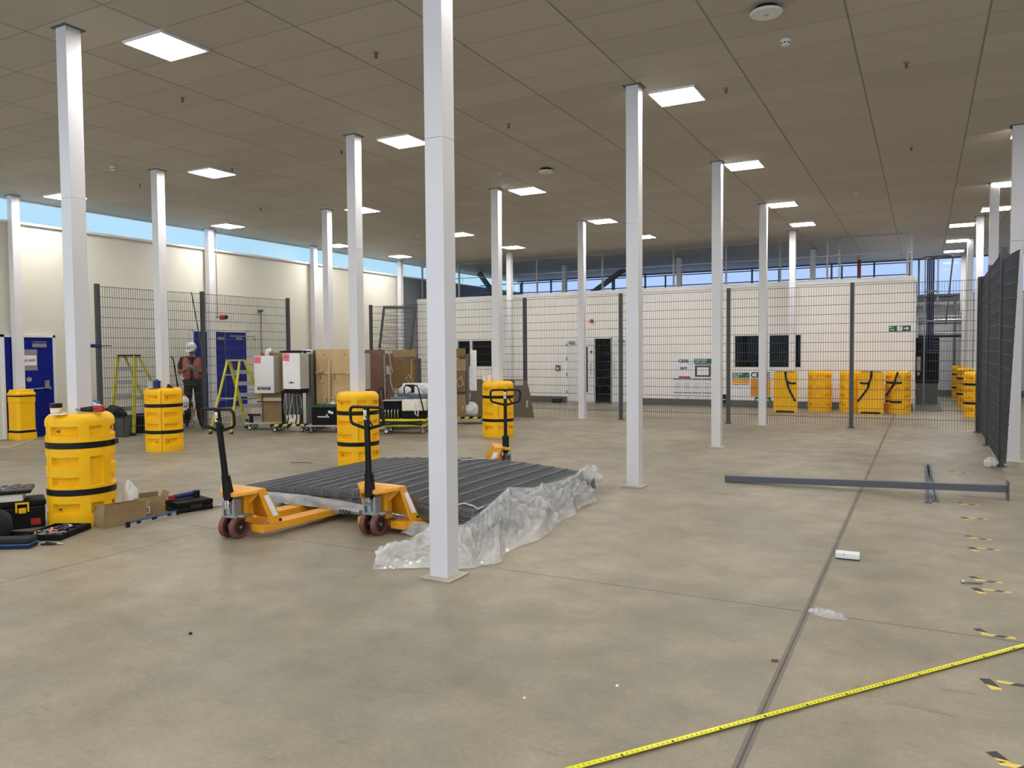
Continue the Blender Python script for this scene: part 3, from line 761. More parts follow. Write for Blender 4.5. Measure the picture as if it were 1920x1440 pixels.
def make_guard(label, loc, rz, group='yellow guards round the columns'):
    t = thing('column_guard', label, 'column guard', loc, rz, group)
    guard_mesh().build('shell', 'yellow', t, smooth=True)
    for z in (0.302, 0.747): belt_mb(0.291, z).build('strap', 'black', t, smooth=True)
    b_ = MB()
    for a in (20, 160, 200, 340):
        for z in (0.17, 0.91):
            c, s_ = math.cos(R(a)), math.sin(R(a)); b_.cyl((0.262*c, 0.262*s_, z), (0.272*c, 0.272*s_, z), 0.012, n=10)
    b_.build('bolt', 'brownboard', t, smooth=True)
    return t
g0 = make_guard('largest yellow column guard, nearest the camera beside the open tool boxes', (X0-GP, Y0, 0), R(-97))
tag_tail = MB().box((0.315, 0.02, 0.78), (0.012, 0.10, 0.05)).build('strap_tail', 'black', g0)
tag_tail.rotation_euler = (0, 0, R(97+38))
gs = []
for (x, y, rz, lab) in ((X0-2*GP, Y0+GP, R(-45+0), 'yellow column guard with its seam to the camera, before the yellow step ladder'),
                        (X0-GP, Y0+GP, R(-130), 'yellow column guard behind the handle of the middle pallet truck'),
                        (X0-GP, Y0+2*GP, R(-140), 'yellow column guard behind the handle of the farthest pallet truck'),
                        (1.15, Y0+4*GP, R(-100), 'nearest of the three yellow column guards right of the office'),
                        (1.15, Y0+5*GP, R(-100), 'middle one of the three yellow column guards right of the office'),
                        (1.15, Y0+6*GP, R(-100), 'farthest of the three yellow column guards right of the office')):
    c = copy_tree(g0, lab, (x, y, 0), rz)
    for ch in list(c.children):
        if ch.name.startswith('strap_tail'): bpy.data.objects.remove(ch)
    gs.append(c)
# small square guard at the left wall
t = thing('square_column_guard', 'small square yellow guard round the column beside the no exit door', 'column guard', (-15.6, 8.83, 0))
def rsq(w, z, d=0.0):
    c = 0.05; w2 = w/2
    return [(-w2+c, -w2, z), (w2-c, -w2, z), (w2, -w2+c, z), (w2, w2-c, z), (w2-c, w2, z), (-w2+c, w2, z), (-w2, w2-c, z), (-w2, -w2+c, z)]
m = MB(); prof = [(0.38, 0), (0.39, 0.02), (0.39, 0.12), (0.375, 0.125), (0.375, 0.20), (0.36, 0.21), (0.36, 0.72), (0.375, 0.73), (0.375, 0.86), (0.39, 0.87), (0.39, 0.90), (0.35, 0.93), (0.33, 0.975), (0.16, 0.98)]
vs = [v for w_, z in prof for v in rsq(w_, z)]
m.add(vs, [(i*8+k, i*8+(k+1) % 8, (i+1)*8+(k+1) % 8, (i+1)*8+k) for i in range(len(prof)-1) for k in range(8)])
m.build('shell', 'yellow', t, bevel=0.006)
for z in (0.14, 0.84):
    w_ = 0.385; vs = rsq(w_, z)+rsq(w_, z+0.045); MB().add(vs, [(k, (k+1) % 8, 8+(k+1) % 8, 8+k) for k in range(8)]+[tuple(range(8)), tuple(range(8, 16))]).build('strap', 'black', t)
t.location = (-15.58, 8.88, 0)

# spare guard halves standing along the office front
def half_guard(label, loc, rz, straps=()):
    t = thing('guard_half', label, 'column guard half', loc, rz, 'spare yellow guard halves along the office wall')
    guard_mesh(half=True).build('shell', 'yellow', t, smooth=True)
    for pts in straps:
        m = MB()
        for a, b_ in zip(pts[:-1], pts[1:]): m.bar(a, b_, 0.05, 0.006, up=(0, 1, 0))
        m.build('strap', 'black', t)
    return t
YH = 21.6
half_guard('spare yellow guard half, flat back out, long black strap hanging at its right side', (-3.16, 21.12, 0), 0, [[(0.0, -0.03, 1.07), (0.02, -0.035, 0.88), (0.1, -0.035, 0.6), (0.25, -0.035, 0.30)], [(0.05, -0.035, 0.80), (0.15, -0.035, 0.76), (0.26, -0.035, 0.77)]])
hb = half_guard('spare yellow guard half, round side out, second from the left in the row', (-2.42, 22.02, 0), PI)
copy_tree(hb, 'spare yellow guard half, round side out, third from the left, before the post', (-1.64, 22.02, 0), PI)
half_guard('spare yellow guard half, flat back out, black strap slanting down to its left foot', (-1.16, 21.5, 0), 0, [[(0.02, -0.035, 1.08), (0.0, -0.035, 0.90), (-0.08, -0.035, 0.62), (-0.30, -0.035, 0.30)], [(-0.25, -0.035, 0.78), (-0.12, -0.035, 0.76), (-0.04, -0.035, 0.78)]])
half_guard('spare yellow guard half, round side out with loose black straps, at the office corner', (-0.56, 21.95, 0), PI, [[(-0.0, 0.33, 1.05), (0.08, 0.335, 0.75), (0.26, 0.24, 0.45)], [(0.27, 0.16, 0.79), (0.1, 0.31, 0.78), (-0.1, 0.31, 0.78)], [(0.28, 0.14, 0.31), (0.1, 0.31, 0.30), (-0.1, 0.31, 0.30)]])

# ================================================================ PALLET TRUCKS
def pallet_truck(label, loc, rz, lean=(0, 0), steer=0.0):
    """origin on the floor below the steering wheels, forks towards +Y"""
    t = thing('pallet_truck', label, 'pallet truck', loc, rz, 'hand pallet trucks')
    z1 = 0.115
    for s_ in (-1, 1):
        xo, xi = 0.275*s_, 0.115*s_
        m = MB(); xa, xb = min(xo, xi), max(xo, xi)
        m.b(xa, xb, 0.10, 1.30, z1-0.008, z1)                       # top plate
        m.b(xo-0.008*s_, xo, 0.10, 1.28, 0.052, z1-0.008).b(xi, xi+0.008*s_, 0.10, 1.28, 0.052, z1-0.008)
        m.b(xa, xb, 0.095, 0.105, 0.05, z1)
        m.prism([(xa, 1.30, z1), (xb, 1.30, z1), (xb-0.02, 1.36, z1-0.03), (xa+0.02, 1.36, z1-0.03)], (0, 0, -0.03), (0, 0, 0.028))
        m.build('fork', 'truck', t, bevel=0.004)
        xm = (xo+xi)/2
        r_ = MB().cyl((xm-0.045, 1.16, 0.04), (xm+0.045, 1.16, 0.04), 0.038, n=18).build('load_roller', 'wheel', t, smooth=True)
        # slanting side leg of the A-frame
        m = MB(); w_ = 0.085*s_
        p = [(xo, 0.165, 0.115), (xo, 0.30, 0.115), (xo-0.02*s_, 0.165, 0.415), (xo-0.02*s_, 0.075, 0.425)]
        m.prism([(xo, 0.185, 0.112), (xo, 0.315, 0.112), (xo-0.035*s_, 0.158, 0.436), (xo-0.035*s_, 0.07, 0.436)], (0, 0, 0), (-0.012*s_, 0, 0))
        m.prism([(xo, 0.325, 0.112), (xo-0.035*s_, 0.158, 0.437), (xo-0.035*s_-w_, 0.158, 0.437), (xo-w_-0.02*s_, 0.325, 0.112)], (0, 0, 0), (0, -0.012, 0))
        m.build('side_frame', 'truck', t, bevel=0.004)
        def sp(y, z, e=0.0015): return (xo-0.035*s_*(z-0.112)/0.324+e*s_, y, z)
        st = MB().prism([sp(0.213, 0.18), sp(0.270, 0.18), sp(0.180, 0.375), sp(0.128, 0.375)], (0, 0, 0), (0.001*s_, 0, 0))
        st.build('instruction_label', 'paper', t)
        MB().cyl((xo-0.02*s_, 0.285, 0.135), (xo+0.006*s_, 0.285, 0.135), 0.012, n=12).build('pivot_pin', 'black', t, smooth=True)
        MB().b(min(xo-0.02*s_, xo-0.10*s_), max(xo-0.02*s_, xo-0.10*s_), 0.328, 0.330, 0.118, 0.138).build('name_plate', 'brownboard', t)
    m = MB()
    m.b(-0.245, 0.245, 0.065, 0.16, 0.405, 0.437)
    m.prism([(-0.245, 0.065, 0.405), (0.245, 0.065, 0.405), (0.09, -0.06, 0.375), (-0.09, -0.06, 0.375)], (0, 0, 0), (0, 0, 0.03))
    m.b(-0.10, 0.10, 0.06, 0.14, 0.14, 0.405)
    m.prism([(-0.24, 0.085, 0.405), (0.24, 0.085, 0.405), (0.12, 0.085, 0.30), (-0.12, 0.085, 0.30)], (0, 0, 0), (0, 0.012, 0))
    m.b(-0.26, 0.26, 0.17, 0.19, 0.05, 0.10)
    m.prism([(-0.24, 0.155, 0.43), (0.24, 0.155, 0.43), (0.255, 0.285, 0.14), (-0.255, 0.285, 0.14)], (0, 0, 0), (0, -0.008, 0))
    m.build('head_frame', 'truck', t, bevel=0.006)
    # pump, steering wheels and handle turn together
    hx = bpy.data.objects.new('steering_head', None); COL.objects.link(hx); hx.parent = t; hx.rotation_euler = (0, 0, steer)
    m = MB().cyl((0, 0, 0.205), (0, 0, 0.31), 0.052, n=20).cyl((0, -0.045, 0.22), (0, -0.045, 0.33), 0.028, n=14).b(-0.085, 0.085, -0.05, 0.08, 0.185, 0.205).b(-0.07, -0.05, -0.06, 0.03, 0.20, 0.33).b(0.05, 0.07, -0.06, 0.03, 0.20, 0.35)
    m.cyl((0, 0.05, 0.2), (0, 0.05, 0.40), 0.03, n=14)
    m.build('pump', 'alu', hx, smooth=True)
    MB().b(-0.028, 0.13, -0.03, 0.10, 0.185, 0.212).build('pump_plate', 'alu', hx, bevel=0.012)
    m = MB()
    for k in range(7): m.lathe([(0.024, 0.0), (0.027, 0.004), (0.024, 0.008)], 14, (0, -0.07, 0.27+k*0.011))
    m.build('spring', 'chrome', hx, smooth=True)
    for s_ in (-1, 1):
        w_ = MB().lathe([(0.068, -0.025), (0.095, -0.025), (0.100, -0.02), (0.100, 0.02), (0.095, 0.025), (0.068, 0.025), (0.066, 0.0)], 32)
        o = w_.build('steer_wheel', 'wheel', hx, smooth=True); o.rotation_euler = (0, PI/2, 0); o.location = (0.062*s_, 0, 0.1)
        w_ = MB().lathe([(0.02, -0.024), (0.03, -0.012), (0.067, -0.016), (0.067, 0.016), (0.03, 0.012), (0.02, 0.024)], 24)
        w_.build('hub', 'hub', o, smooth=True)
    MB().cyl((-0.09, 0, 0.1), (0.09, 0, 0.1), 0.012, n=10).cyl((0, 0, 0.1), (0, 0, 0.2), 0.016, n=12).build('axle', 'alu', hx, smooth=True)
    # handle
    L = Vector((lean[0], lean[1], 0)); 
    def hp(z, x=0, y=0): k = (z-0.33)/(1.15-0.33); return Vector((x+L.x*k, -0.05+y+L.y*k, z))
    m = MB()
    m.bar(hp(0.33), hp(0.44), 0.062, 0.05).bar(hp(0.38), hp(0.56), 0.085, 0.022).bar(hp(0.50), hp(1.14), 0.044, 0.036)
    m.prism([hp(0.36, -0.045), hp(0.36, 0.05), hp(0.56, 0.026), hp(0.56, -0.03)], (0, -0.02, 0), (0, 0.012, 0))
    m.prism([hp(0.36, -0.045), hp(0.36, 0.05), hp(0.56, 0.026), hp(0.56, -0.03)], (0, 0.02, 0), (0, 0.012, 0))
    m.build('handle_shaft', 'black', hx, bevel=0.004)
    pts = []
    def arc(cx, cz, r, a0, a1, n=6): return [hp(cz+r*math.sin(R(a0+(a1-a0)*i/n)), cx+r*math.cos(R(a0+(a1-a0)*i/n))) for i in range(n+1)]
    pts = [hp(0.955, 0.015)]+arc(0.135, 1.035, 0.05, -60, 0)+arc(0.145, 1.10, 0.045, 0, 90)+arc(-0.145, 1.10, 0.045, 90, 180)+arc(-0.135, 1.035, 0.05, 180, 240)+[hp(0.955, -0.015)]
    MB().tube(pts, 0.014, 10).build('handle_loop', 'black', hx, smooth='full')
    MB().tube([hp(1.06, 0.01, -0.02), hp(1.03, 0.05, -0.025), hp(0.985, 0.085, -0.03)], [0.011, 0.009, 0.007], 8).build('release_lever', 'black', hx, smooth='full')
    lb = MB().b(-0.017, 0.017, -0.003, 0, 0, 0.085).build('rating_label', 'enamel', hx, bevel=0.0008); lb.location = hp(1.035, -0.005, -0.0185)
    MB().b(-0.008, 0.010, -0.0045, -0.003, 0.02, 0.06).build('label_print', 'amber', lb)
    MB().tube([hp(1.0, 0, -0.019), hp(0.7, -0.005, -0.022), hp(0.45, -0.02, -0.03), (0, -0.07, 0.33)], 0.0025, 5).build('release_chain', 'black', hx)
    return t
pallet_truck('orange-yellow pallet truck at left with both forks visible before the mesh stack', (-5.385, 4.86, 0), R(-4), (-0.085, -0.03), R(6))
pallet_truck('orange-yellow pallet truck in the middle, forks hidden under the mesh stack', (-4.335, 5.50, 0), R(-3), (-0.035, 0.02), R(2))
pallet_truck('farthest pallet truck, seen side-on beyond the mesh stack', (-4.71, 8.69, 0), R(125), (0.0, 0.02), R(-97))

# ================================================================ THE STACK OF MESH SHEETS
SX, SY = 2.88, 2.48
def sag(x, y):
    u = (x/SX-0.5)*2; v = (y/SY-0.5)*2
    return 0.075*(1-u*u)*(0.75+0.25*(1-v*v))+0.012*math.sin(3*u+1)
def sheet_mesh():
    m = MB(); r = 0.0058; ns = 10; n = int(SY/0.049)
    def wire(P, w, h):
        vs = []
        for p in P: vs += [(p[0]+a, p[1]+b_, p[2]+c) for a, b_, c in w]
        fs = []
        for i in range(len(P)-1): fs += [(i*4+k, i*4+(k+1) % 4, (i+1)*4+(k+1) % 4, (i+1)*4+k) for k in range(4)]
        fs += [(0, 1, 2, 3), tuple((len(P)-1)*4+k for k in (3, 2, 1, 0))]
        m.add(vs, fs)
    h = r/2
    for k in range(n+1):
        y = k*SY/n; P = [(SX*i/ns, y, sag(SX*i/ns, y)) for i in range(ns+1)]
        wire(P, [(0, -h, -h), (0, h, -h), (0, h, h), (0, -h, h)], r)
    for k in range(16):
        x = 0.01+k*(SX-0.02)/15
        for dz in (-0.0065, 0.0085):
            P = [(x, -0.01+(SY+0.02)*i/4, sag(x, SY*i/4)+dz) for i in range(5)]
            wire(P, [(-0.0075, 0, -0.004), (0.0075, 0, -0.004), (0.0075, 0, 0.004), (-0.0075, 0, 0.004)], r)
    return m
M['sheet'] = mat('slate_mesh_wire', (110, 112, 115), 0.38, var=0.06)
sh = sheet_mesh().build('mesh_sheet', 'sheet')
SBX, SBY = -6.36, 5.84
NS = 11
for k in range(NS):
    o = sh if k == 0 else sh.copy()
    if k: COL.objects.link(o)
    low = k >= 5
    o.location = (SBX+random.uniform(-0.008, 0.008)+(0.17 if low else 0), SBY+random.uniform(-0.01, 0.01)+(-0.03 if low else 0), 0.232-k*0.0165+(0.0 if not low else -0.004))
    o.rotation_euler = (0, 0, R(random.uniform(-0.2, 0.2)+(0.5 if low else 0)))
    names = ['topmost', 'second', 'third', 'fourth', 'fifth', 'sixth', 'seventh', 'eighth', 'ninth', 'tenth', 'lowest']
    tag(o, 'slate grey welded mesh sheet, %s of the stack on the pallet trucks' % names[k], 'mesh sheet', 'mesh sheets stacked on the pallet trucks')

# ---- plastic film
def lerp(a, b_, t): return a+(b_-a)*t
def path(P, t):
    n = len(P)-1; k = min(int(t*n), n-1); f_ = t*n-k; return [lerp(P[k][i], P[k+1][i], f_) for i in range(len(P[0]))]
OUT = [(-3.62, 4.56, 0.006), (-3.34, 4.74, 0.006), (-3.02, 4.90, 0.006), (-2.86, 5.08, 0.006), (-2.93, 5.45, 0.006), (-2.90, 5.95, 0.006), (-3.0, 6.6, 0.006), (-3.06, 7.2, 0.006), (-3.15, 7.8, 0.006), (-3.3, 8.3, 0.006), (-3.5, 8.75, 0.01)]
INN = [(-3.98, 5.15, 0.012), (-3.75, 5.55, 0.07), (-3.52, 5.72, 0.13), (-3.46, 5.88, 0.20), (-3.44, 6.1, 0.27), (-3.50, 6.5, 0.33), (-3.42, 6.9, 0.27), (-3.40, 7.4, 0.26), (-3.40, 7.9, 0.26), (-3.46, 8.35, 0.29), (-3.62, 8.7, 0.16)]
def film_pt(u, v):
    a = path(INN, u); b_ = path(OUT, u)
    x = lerp(a[0], b_[0], v); y = lerp(a[1], b_[1], v)
    z = lerp(a[2], b_[2], v**0.8)
    hump = math.sin(PI*min(1, v*1.0))
    q1 = u*30+v*5; ridge = lambda x: 1-abs(2*(x-math.floor(x))-1)
    n1 = noise.noise(Vector((u*9, v*1.6, 1.3))); n2 = noise.noise(Vector((u*22+v*9, v*5, 4.2))); w_ = noise.noise(Vector((u*5, v*2, 9.1)))
    r1 = ridge(u*5.5+v*0.9+0.5*w_)**2.2; r2 = ridge(u*13-v*1.4+0.9*w_)**3; r3 = ridge(u*29+v*2.6+1.2*n1)**2
    edge = min(1, v*7)*min(1, (1-v)*4+0.10)
    r4 = ridge(u*47-v*5+2.0*n2)**3
    z += (0.10*r1+0.05*r2+0.022*r3+0.010*r4+0.08*n1+0.025*n2)*edge*(0.45+0.55*hump)
    k = 0.10*noise.noise(Vector((u*12, 0.3, 7)))*v*min(1, (1-abs(2*u-1))*8)
    x += k+0.025*n2*edge+0.02*r2*hump; y += 0.04*n1*edge
    return (x, y, max(0.005+0.002*abs(n2), z))
t = MB().grid(film_pt, 260, 60).build('plastic_film', 'film', smooth='full')
tag(t, 'crumpled clear plastic film pulled off along the right side of the mesh stack', 'plastic film')
def bunch(u, v):
    a = u*2*PI; q = v*PI
    r = 0.13*(1+0.5*noise.noise(Vector((math.cos(a)*2, math.sin(a)*2, v*4))))
    return (-3.52+r*math.sin(q)*math.cos(a)*0.9, 8.62+r*math.sin(q)*math.sin(a), 0.14+0.8*r*math.cos(q))
t = MB().grid(bunch, 28, 14).build('plastic_film', 'film', smooth='full')
tag(t, 'bunched clump of clear plastic film at the far right corner of the mesh stack', 'plastic film')
def wrap_pt(u, v):
    x = lerp(-6.34, -4.1, u); top = lerp(0.20, 0.155, u)+0.05*math.sin(PI*u)-0.03*u; n1 = noise.noise(Vector((u*8, v*3, 2.2)))
    z = lerp(top, 0.065-0.02*math.sin(PI*u*2), v)
    return (x, 5.80-0.035*math.sin(PI*v)-0.02*n1-0.02*v, max(0.122 if (-5.72 < x < -5.12) else 0.05, z+0.012*n1))
t = thing('stretch_film', 'grey stretch film hanging like a sash along the front edge of the mesh stack', 'plastic film', (0, 0, 0))
MB().grid(wrap_pt, 90, 10).build('film_band', 'filmgrey', t, smooth='full')
text('marker_writing', '5504', 0.07, t, (-4.92, 5.725, 0.085), (PI/2, 0, R(0)), 'grid', 0.0005)
text('marker_writing', '8M0', 0.07, t, (-4.68, 5.722, 0.10), (PI/2, 0, R(0)), 'grid', 0.0005)
def wrap2(u, v):
    x = lerp(-4.1, -3.4, u); n1 = noise.noise(Vector((u*8, v*3, 5.2)))
    return (x, 5.70-0.12*v-0.02*n1-0.1*u*v, max(0.006, lerp(0.11, 0.02, v)+0.02*n1))
t = MB().grid(wrap2, 40, 8).build('stretch_film', 'filmgrey', smooth='full')
tag(t, 'grey stretch film gathered low beneath the stack right of the middle pallet truck', 'plastic film')
t = MB().tube([(-5.35, 8.35, 0.30), (-5.2, 8.18, 0.335), (-4.96, 7.98, 0.335), (-4.9, 7.9, 0.335), (-4.68, 8.15, 0.335), (-4.62, 8.34, 0.33)], 0.006, 6).build('packing_strap', 'strap', smooth='full')
tag(t, 'cut cream packing strap lying zigzag on the far edge of the mesh stack', 'strap')
pts = [(-3.75+0.0, 5.79, 0.10), (-3.76, 5.80, 0.19), (-3.72, 5.84, 0.25), (-3.63, 5.9, 0.27), (-3.53, 5.9, 0.255), (-3.46, 5.86, 0.24), (-3.45, 5.95, 0.25)]
t = MB().tube(pts, 0.006, 6).build('packing_strap', 'strap', smooth='full')
tag(t, 'cream packing strap looped up at the near right corner of the mesh stack', 'strap')

# ================================================================ BEAM, STRIPS, TAPE AND SMALL THINGS ON THE OPEN FLOOR
t = thing('fence_post', 'spare dark grey fence post lying on the floor at right, base plate standing up', 'fence post', (-2.15, 9.66, 0))
t.rotation_euler = (0, 0, math.atan2(0.14, 2.98))
MB().bar((0, 0, 0.042), (2.97, 0, 0.115), 0.075, 0.075).build('post', 'steel2', t, bevel=0.004)
MB().b(2.965, 2.977, -0.09, 0.09, 0.0, 0.20).build('base_plate', 'steel2', t, bevel=0.003)
for i, (x, y, L, rz, lab) in enumerate(((0.065, 9.19, 3.0, R(0.2), 'left one of two perforated grey steel strips under the lying post'), (0.135, 9.30, 3.0, R(0.9), 'right one of two perforated grey steel strips under the lying post'))):
    m = MB()
    m.b(-0.03, -0.012, 0, L, 0, 0.012).b(0.012, 0.03, 0, L, 0, 0.012)
    for k in range(40): m.b(-0.012, 0.012, k*L/40, k*L/40+L/80, 0.002, 0.008)
    o = m.build('perforated_strip', 'steel2', loc=(x, y, 0.001), rz=rz); tag(o, lab, 'steel strip', 'perforated strips')
t = thing('tape_measure_blade', 'long yellow tape measure blade stretched across the floor in the foreground', 'tape measure')
a, b_ = Vector((-1.94, 1.68, 0.006)), Vector((1.8, 6.70, 0.006)); d = (b_-a).normalized(); nrm = Vector((-d.y, d.x, 0))
bl = MB()
N = 60
vs = []
for i in range(N+1):
    p = a+(b_-a)*i/N
    for q, z in ((-0.014, 0.010), (-0.007, 0.004), (0.0, 0.002), (0.007, 0.004), (0.014, 0.010)): vs.append(p+nrm*q+Vector((0, 0, z-0.004)))
    for q, z in ((0.014, 0.009), (0.007, 0.003), (0, 0.001), (-0.007, 0.003), (-0.014, 0.009)): vs.append(p+nrm*q+Vector((0, 0, z-0.0045)))
bl.add(vs, [(i*10+k, i*10+(k+1) % 10, (i+1)*10+(k+1) % 10, (i+1)*10+k) for i in range(N) for k in range(10)])
M['tapeblade'] = mat('tape_blade_yellow', (226, 222, 40), 0.3, var=0.02)
bl.build('blade', 'tapeblade', t, smooth=True)
tk = MB(); L = (b_-a).length; q = 0.0; k = 0
while q < L:
    p = a+d*q; big = (k % 10 == 0)
    tk.box(p+nrm*(0.006 if not big else 0.0)+Vector((0, 0, 0.0015 if not big else 0.0012)), (0.0016 if not big else 0.007, 0.009 if not big else 0.018, 0.002), math.atan2(d.y, d.x)); q += 0.01*2.5; k += 1
tk.build('graduation', 'grid', t)
# V-shaped hazard tape marks
def strip(a, ang, L, w, seg, name, parent):
    """one strip of tape with slanted yellow and black bars; split into coloured parallelograms"""
    m = MB(); ca, sa = math.cos(ang), math.sin(ang)
    n = seg
    for i in range(n):
        m.m = i % 2; s0 = L*i/n; s1 = L*(i+1)/n; sk_ = w*0.8
        P = [(s0, -w/2), (s1, -w/2), (min(L, s1+sk_) if i < n-1 else L, w/2), (min(L, s0+sk_) if i > 0 else 0, w/2)]
        vs = [(a[0]+x*ca-y*sa, a[1]+x*sa+y*ca, z) for z in (0.0, 0.0006) for x, y in P]
        m.add(vs, [(0, 1, 2, 3), (7, 6, 5, 4), (0, 1, 5, 4), (1, 2, 6, 5), (2, 3, 7, 6), (3, 0, 4, 7)])
    return m.build(name, ['tapey', 'tapek'] if n % 2 else ['tapek', 'tapey'], parent)
ordn = ['farthest, beyond the lying post', 'just this side of the lying post', 'second this side of the lying post', 'third this side of the lying post', 'fourth this side of the post, near the white box', 'beside the loose bolt', 'just nearer than the loose bolt', 'beside the end of the tape measure', 'at the right edge, nearer than the tape measure', 'in the bottom right corner']
for (x, y, fl), nm in zip(((0.36, 11.69, 0), (0.37, 9.30, 1), (0.37, 8.55, 0), (0.37, 7.66, 1), (0.37, 7.27, 0), (0.34, 6.27, 1), (0.34, 6.03, 0), (0.31, 5.09, 1), (0.30, 4.37, 0), (0.28, 3.52, 1)), ordn):
    t = thing('floor_marking_tape', 'black and yellow tape corner mark, '+nm, 'floor tape', (x, y, 0.0008), 0, 'corner marks of hazard tape')
    if fl: strip((-0.02, 0.075), R(-58), 0.085, 0.045, 2, 'short_strip', t); strip((0.0, -0.012), R(2), 0.165, 0.034, 3, 'long_strip', t)
    else: strip((-0.015, 0.02), R(-70), 0.13, 0.05, 2, 'short_strip', t); strip((0.035, 0.012), R(-2), 0.16, 0.032, 3, 'long_strip', t)
t = thing('white_box', 'small white box with rounded top lying beside the dark floor joint', 'box', (-0.50, 6.47, 0), R(2))
MB().prism([(-0.085, -0.03, 0.006), (-0.085, 0.035, 0.006), (-0.085, 0.035, 0.045), (-0.085, 0.02, 0.058), (-0.085, -0.02, 0.055), (-0.085, -0.03, 0.045)], (0, 0, 0), (0.17, 0, 0)).build('body', 'enamel', t, bevel=0.004)
MB().b(-0.086, 0.086, -0.034, 0.036, 0, 0.007).build('base_rim', 'black', t, bevel=0.001)
MB().b(-0.03, -0.02, -0.032, -0.029, 0.036, 0.042).build('dot', 'grid', t)
t = thing('anchor_bolt', 'loose zinc-plated expansion bolt lying by a hazard tape mark', 'bolt', (0.26, 6.13, 0.012), R(20))
MB().cyl((0, 0, 0), (0.125, 0, 0), 0.008, n=12).cyl((0.05, 0, 0), (0.118, 0, 0), 0.0105, n=12).build('shank', 'galv', t, smooth=True)
MB().cyl((-0.012, 0, 0), (0.002, 0, 0), 0.0135, n=6).cyl((0.002, 0, 0), (0.005, 0, 0), 0.014, n=14).build('head', 'chrome', t)
def scrap(x, y, s, rz, m, name, label, cat):
    def fn(u, v):
        n1 = noise.noise(Vector((u*5+x, v*5+y, 0.5)))
        return ((u-0.5)*s[0]+0.02*n1, (v-0.5)*s[1]*(1-abs(2*u-1)*0.7)+0.015*n1, max(0.002, s[2]*(0.3+abs(noise.noise(Vector((u*7, v*7, x)))*2.0))*math.sin(PI*u)**0.5*min(1, 4*v)*min(1, 4*(1-v))))
    o = MB().grid(fn, 24, 10).build(name, m, loc=(x, y, 0), rz=rz, smooth='full'); return tag(o, label, cat)
scrap(-0.50, 5.02, (0.24, 0.11, 0.035), R(-15), 'film', 'film_scrap', 'torn scrap of clear film lying where the two floor joints cross', 'plastic film')
scrap(-0.94, 9.0, (0.07, 0.04, 0.012), 0.4, 'filmbag', 'paper_scrap', 'tiny white paper scrap on the floor before the lying post', 'paper')
t = MB().box((-0.665, 4.15, 0.006), (0.034, 0.014, 0.011), 0.3).build('wooden_plug', 'brownboard'); tag(t, 'small dark brown plug lying left of the wide floor joint', 'plug')
for x, y, s, lab in ((-1.63, 3.17, 0.008, 'small pale pebble on the floor, foreground left of the tape measure'), (-1.29, 3.49, 0.009, 'tiny white chip on the floor between tape measure and joint'), (-3.74, 3.04, 0.012, 'dark crumb on the bare floor in the left foreground')):
    m = MB().lathe([(0.001, 0), (s, s*0.3), (s*0.7, s), (0.001, s*1.1)], 7); o = m.build('floor_chip', 'paper' if 'white' in lab or 'pale' in lab else 'black', loc=(x, y, 0)); tag(o, lab, 'debris')
t = MB().tube([(-15.2, 6.6, 0.01), (-14.6, 7.5, 0.01), (-14.35, 7.95, 0.01), (-14.8, 8.5, 0.01), (-15.1, 8.75, 0.01), (-15.5, 9.1, 0.01)], 0.008, 6).build('extension_lead', 'strap', smooth='full')
tag(t, 'thin cream cable lying on the floor before the small square guard', 'cable')
t = MB().tube([(-6.2, 7.0, 0.006), (-6.1, 7.08, 0.006), (-5.95, 7.12, 0.006), (-5.82, 7.05, 0.006)], 0.004, 5).build('wire_offcut', 'black', smooth='full'); t.location = (-2.1, 1.6, 0); tag(t, 'thin dark wire offcut curled on the floor behind the left pallet truck handle', 'wire')

# ================================================================ TOOLS AND BOXES AT THE BIG GUARD
def case(m_, w, d, h): return m_
t = thing('tool_box', 'large black tool box with yellow latch at the left edge of the picture', 'tool box', (-7.66, 4.20, 0), R(62))
MB().b(-0.30, 0.30, -0.17, 0.17, 0, 0.205).build('body', 'black', t, bevel=0.012)
MB().b(-0.31, 0.31, -0.18, 0.18, 0.208, 0.26).build('lid', 'blackm', t, bevel=0.012)
m = MB().b(0.06, 0.075, -0.195, -0.18, 0.16, 0.25).b(0.155, 0.17, -0.195, -0.18, 0.16, 0.25).b(0.06, 0.17, -0.195, -0.18, 0.235, 0.252).b(0.085, 0.145, -0.19, -0.18, 0.15, 0.20)
m.build('latch', 'yellow', t, bevel=0.002)
MB().b(0.18, 0.26, -0.178, -0.169, 0.03, 0.09).build('red_badge', 'red', t)
t = thing('tool_case', 'open black lid with bright fittings lying on the large tool box', 'tool case', (-7.70, 4.10, 0.262), R(55))
MB().b(-0.25, 0.25, -0.13, 0.15, 0, 0.07).build('lower_case', 'tub', t, bevel=0.01)
o = MB().b(-0.30, 0.32, -0.17, 0.2, 0.075, 0.115).build('lid', 'black', t, bevel=0.015)
m = MB(); random.seed(3)
for k in range(16): m.box((random.uniform(-0.25, 0.25), random.uniform(-0.12, 0.15), 0.122), (random.uniform(0.02, 0.07), 0.02, 0.014), random.uniform(0, 3))
m.build('fittings', 'chrome', t)
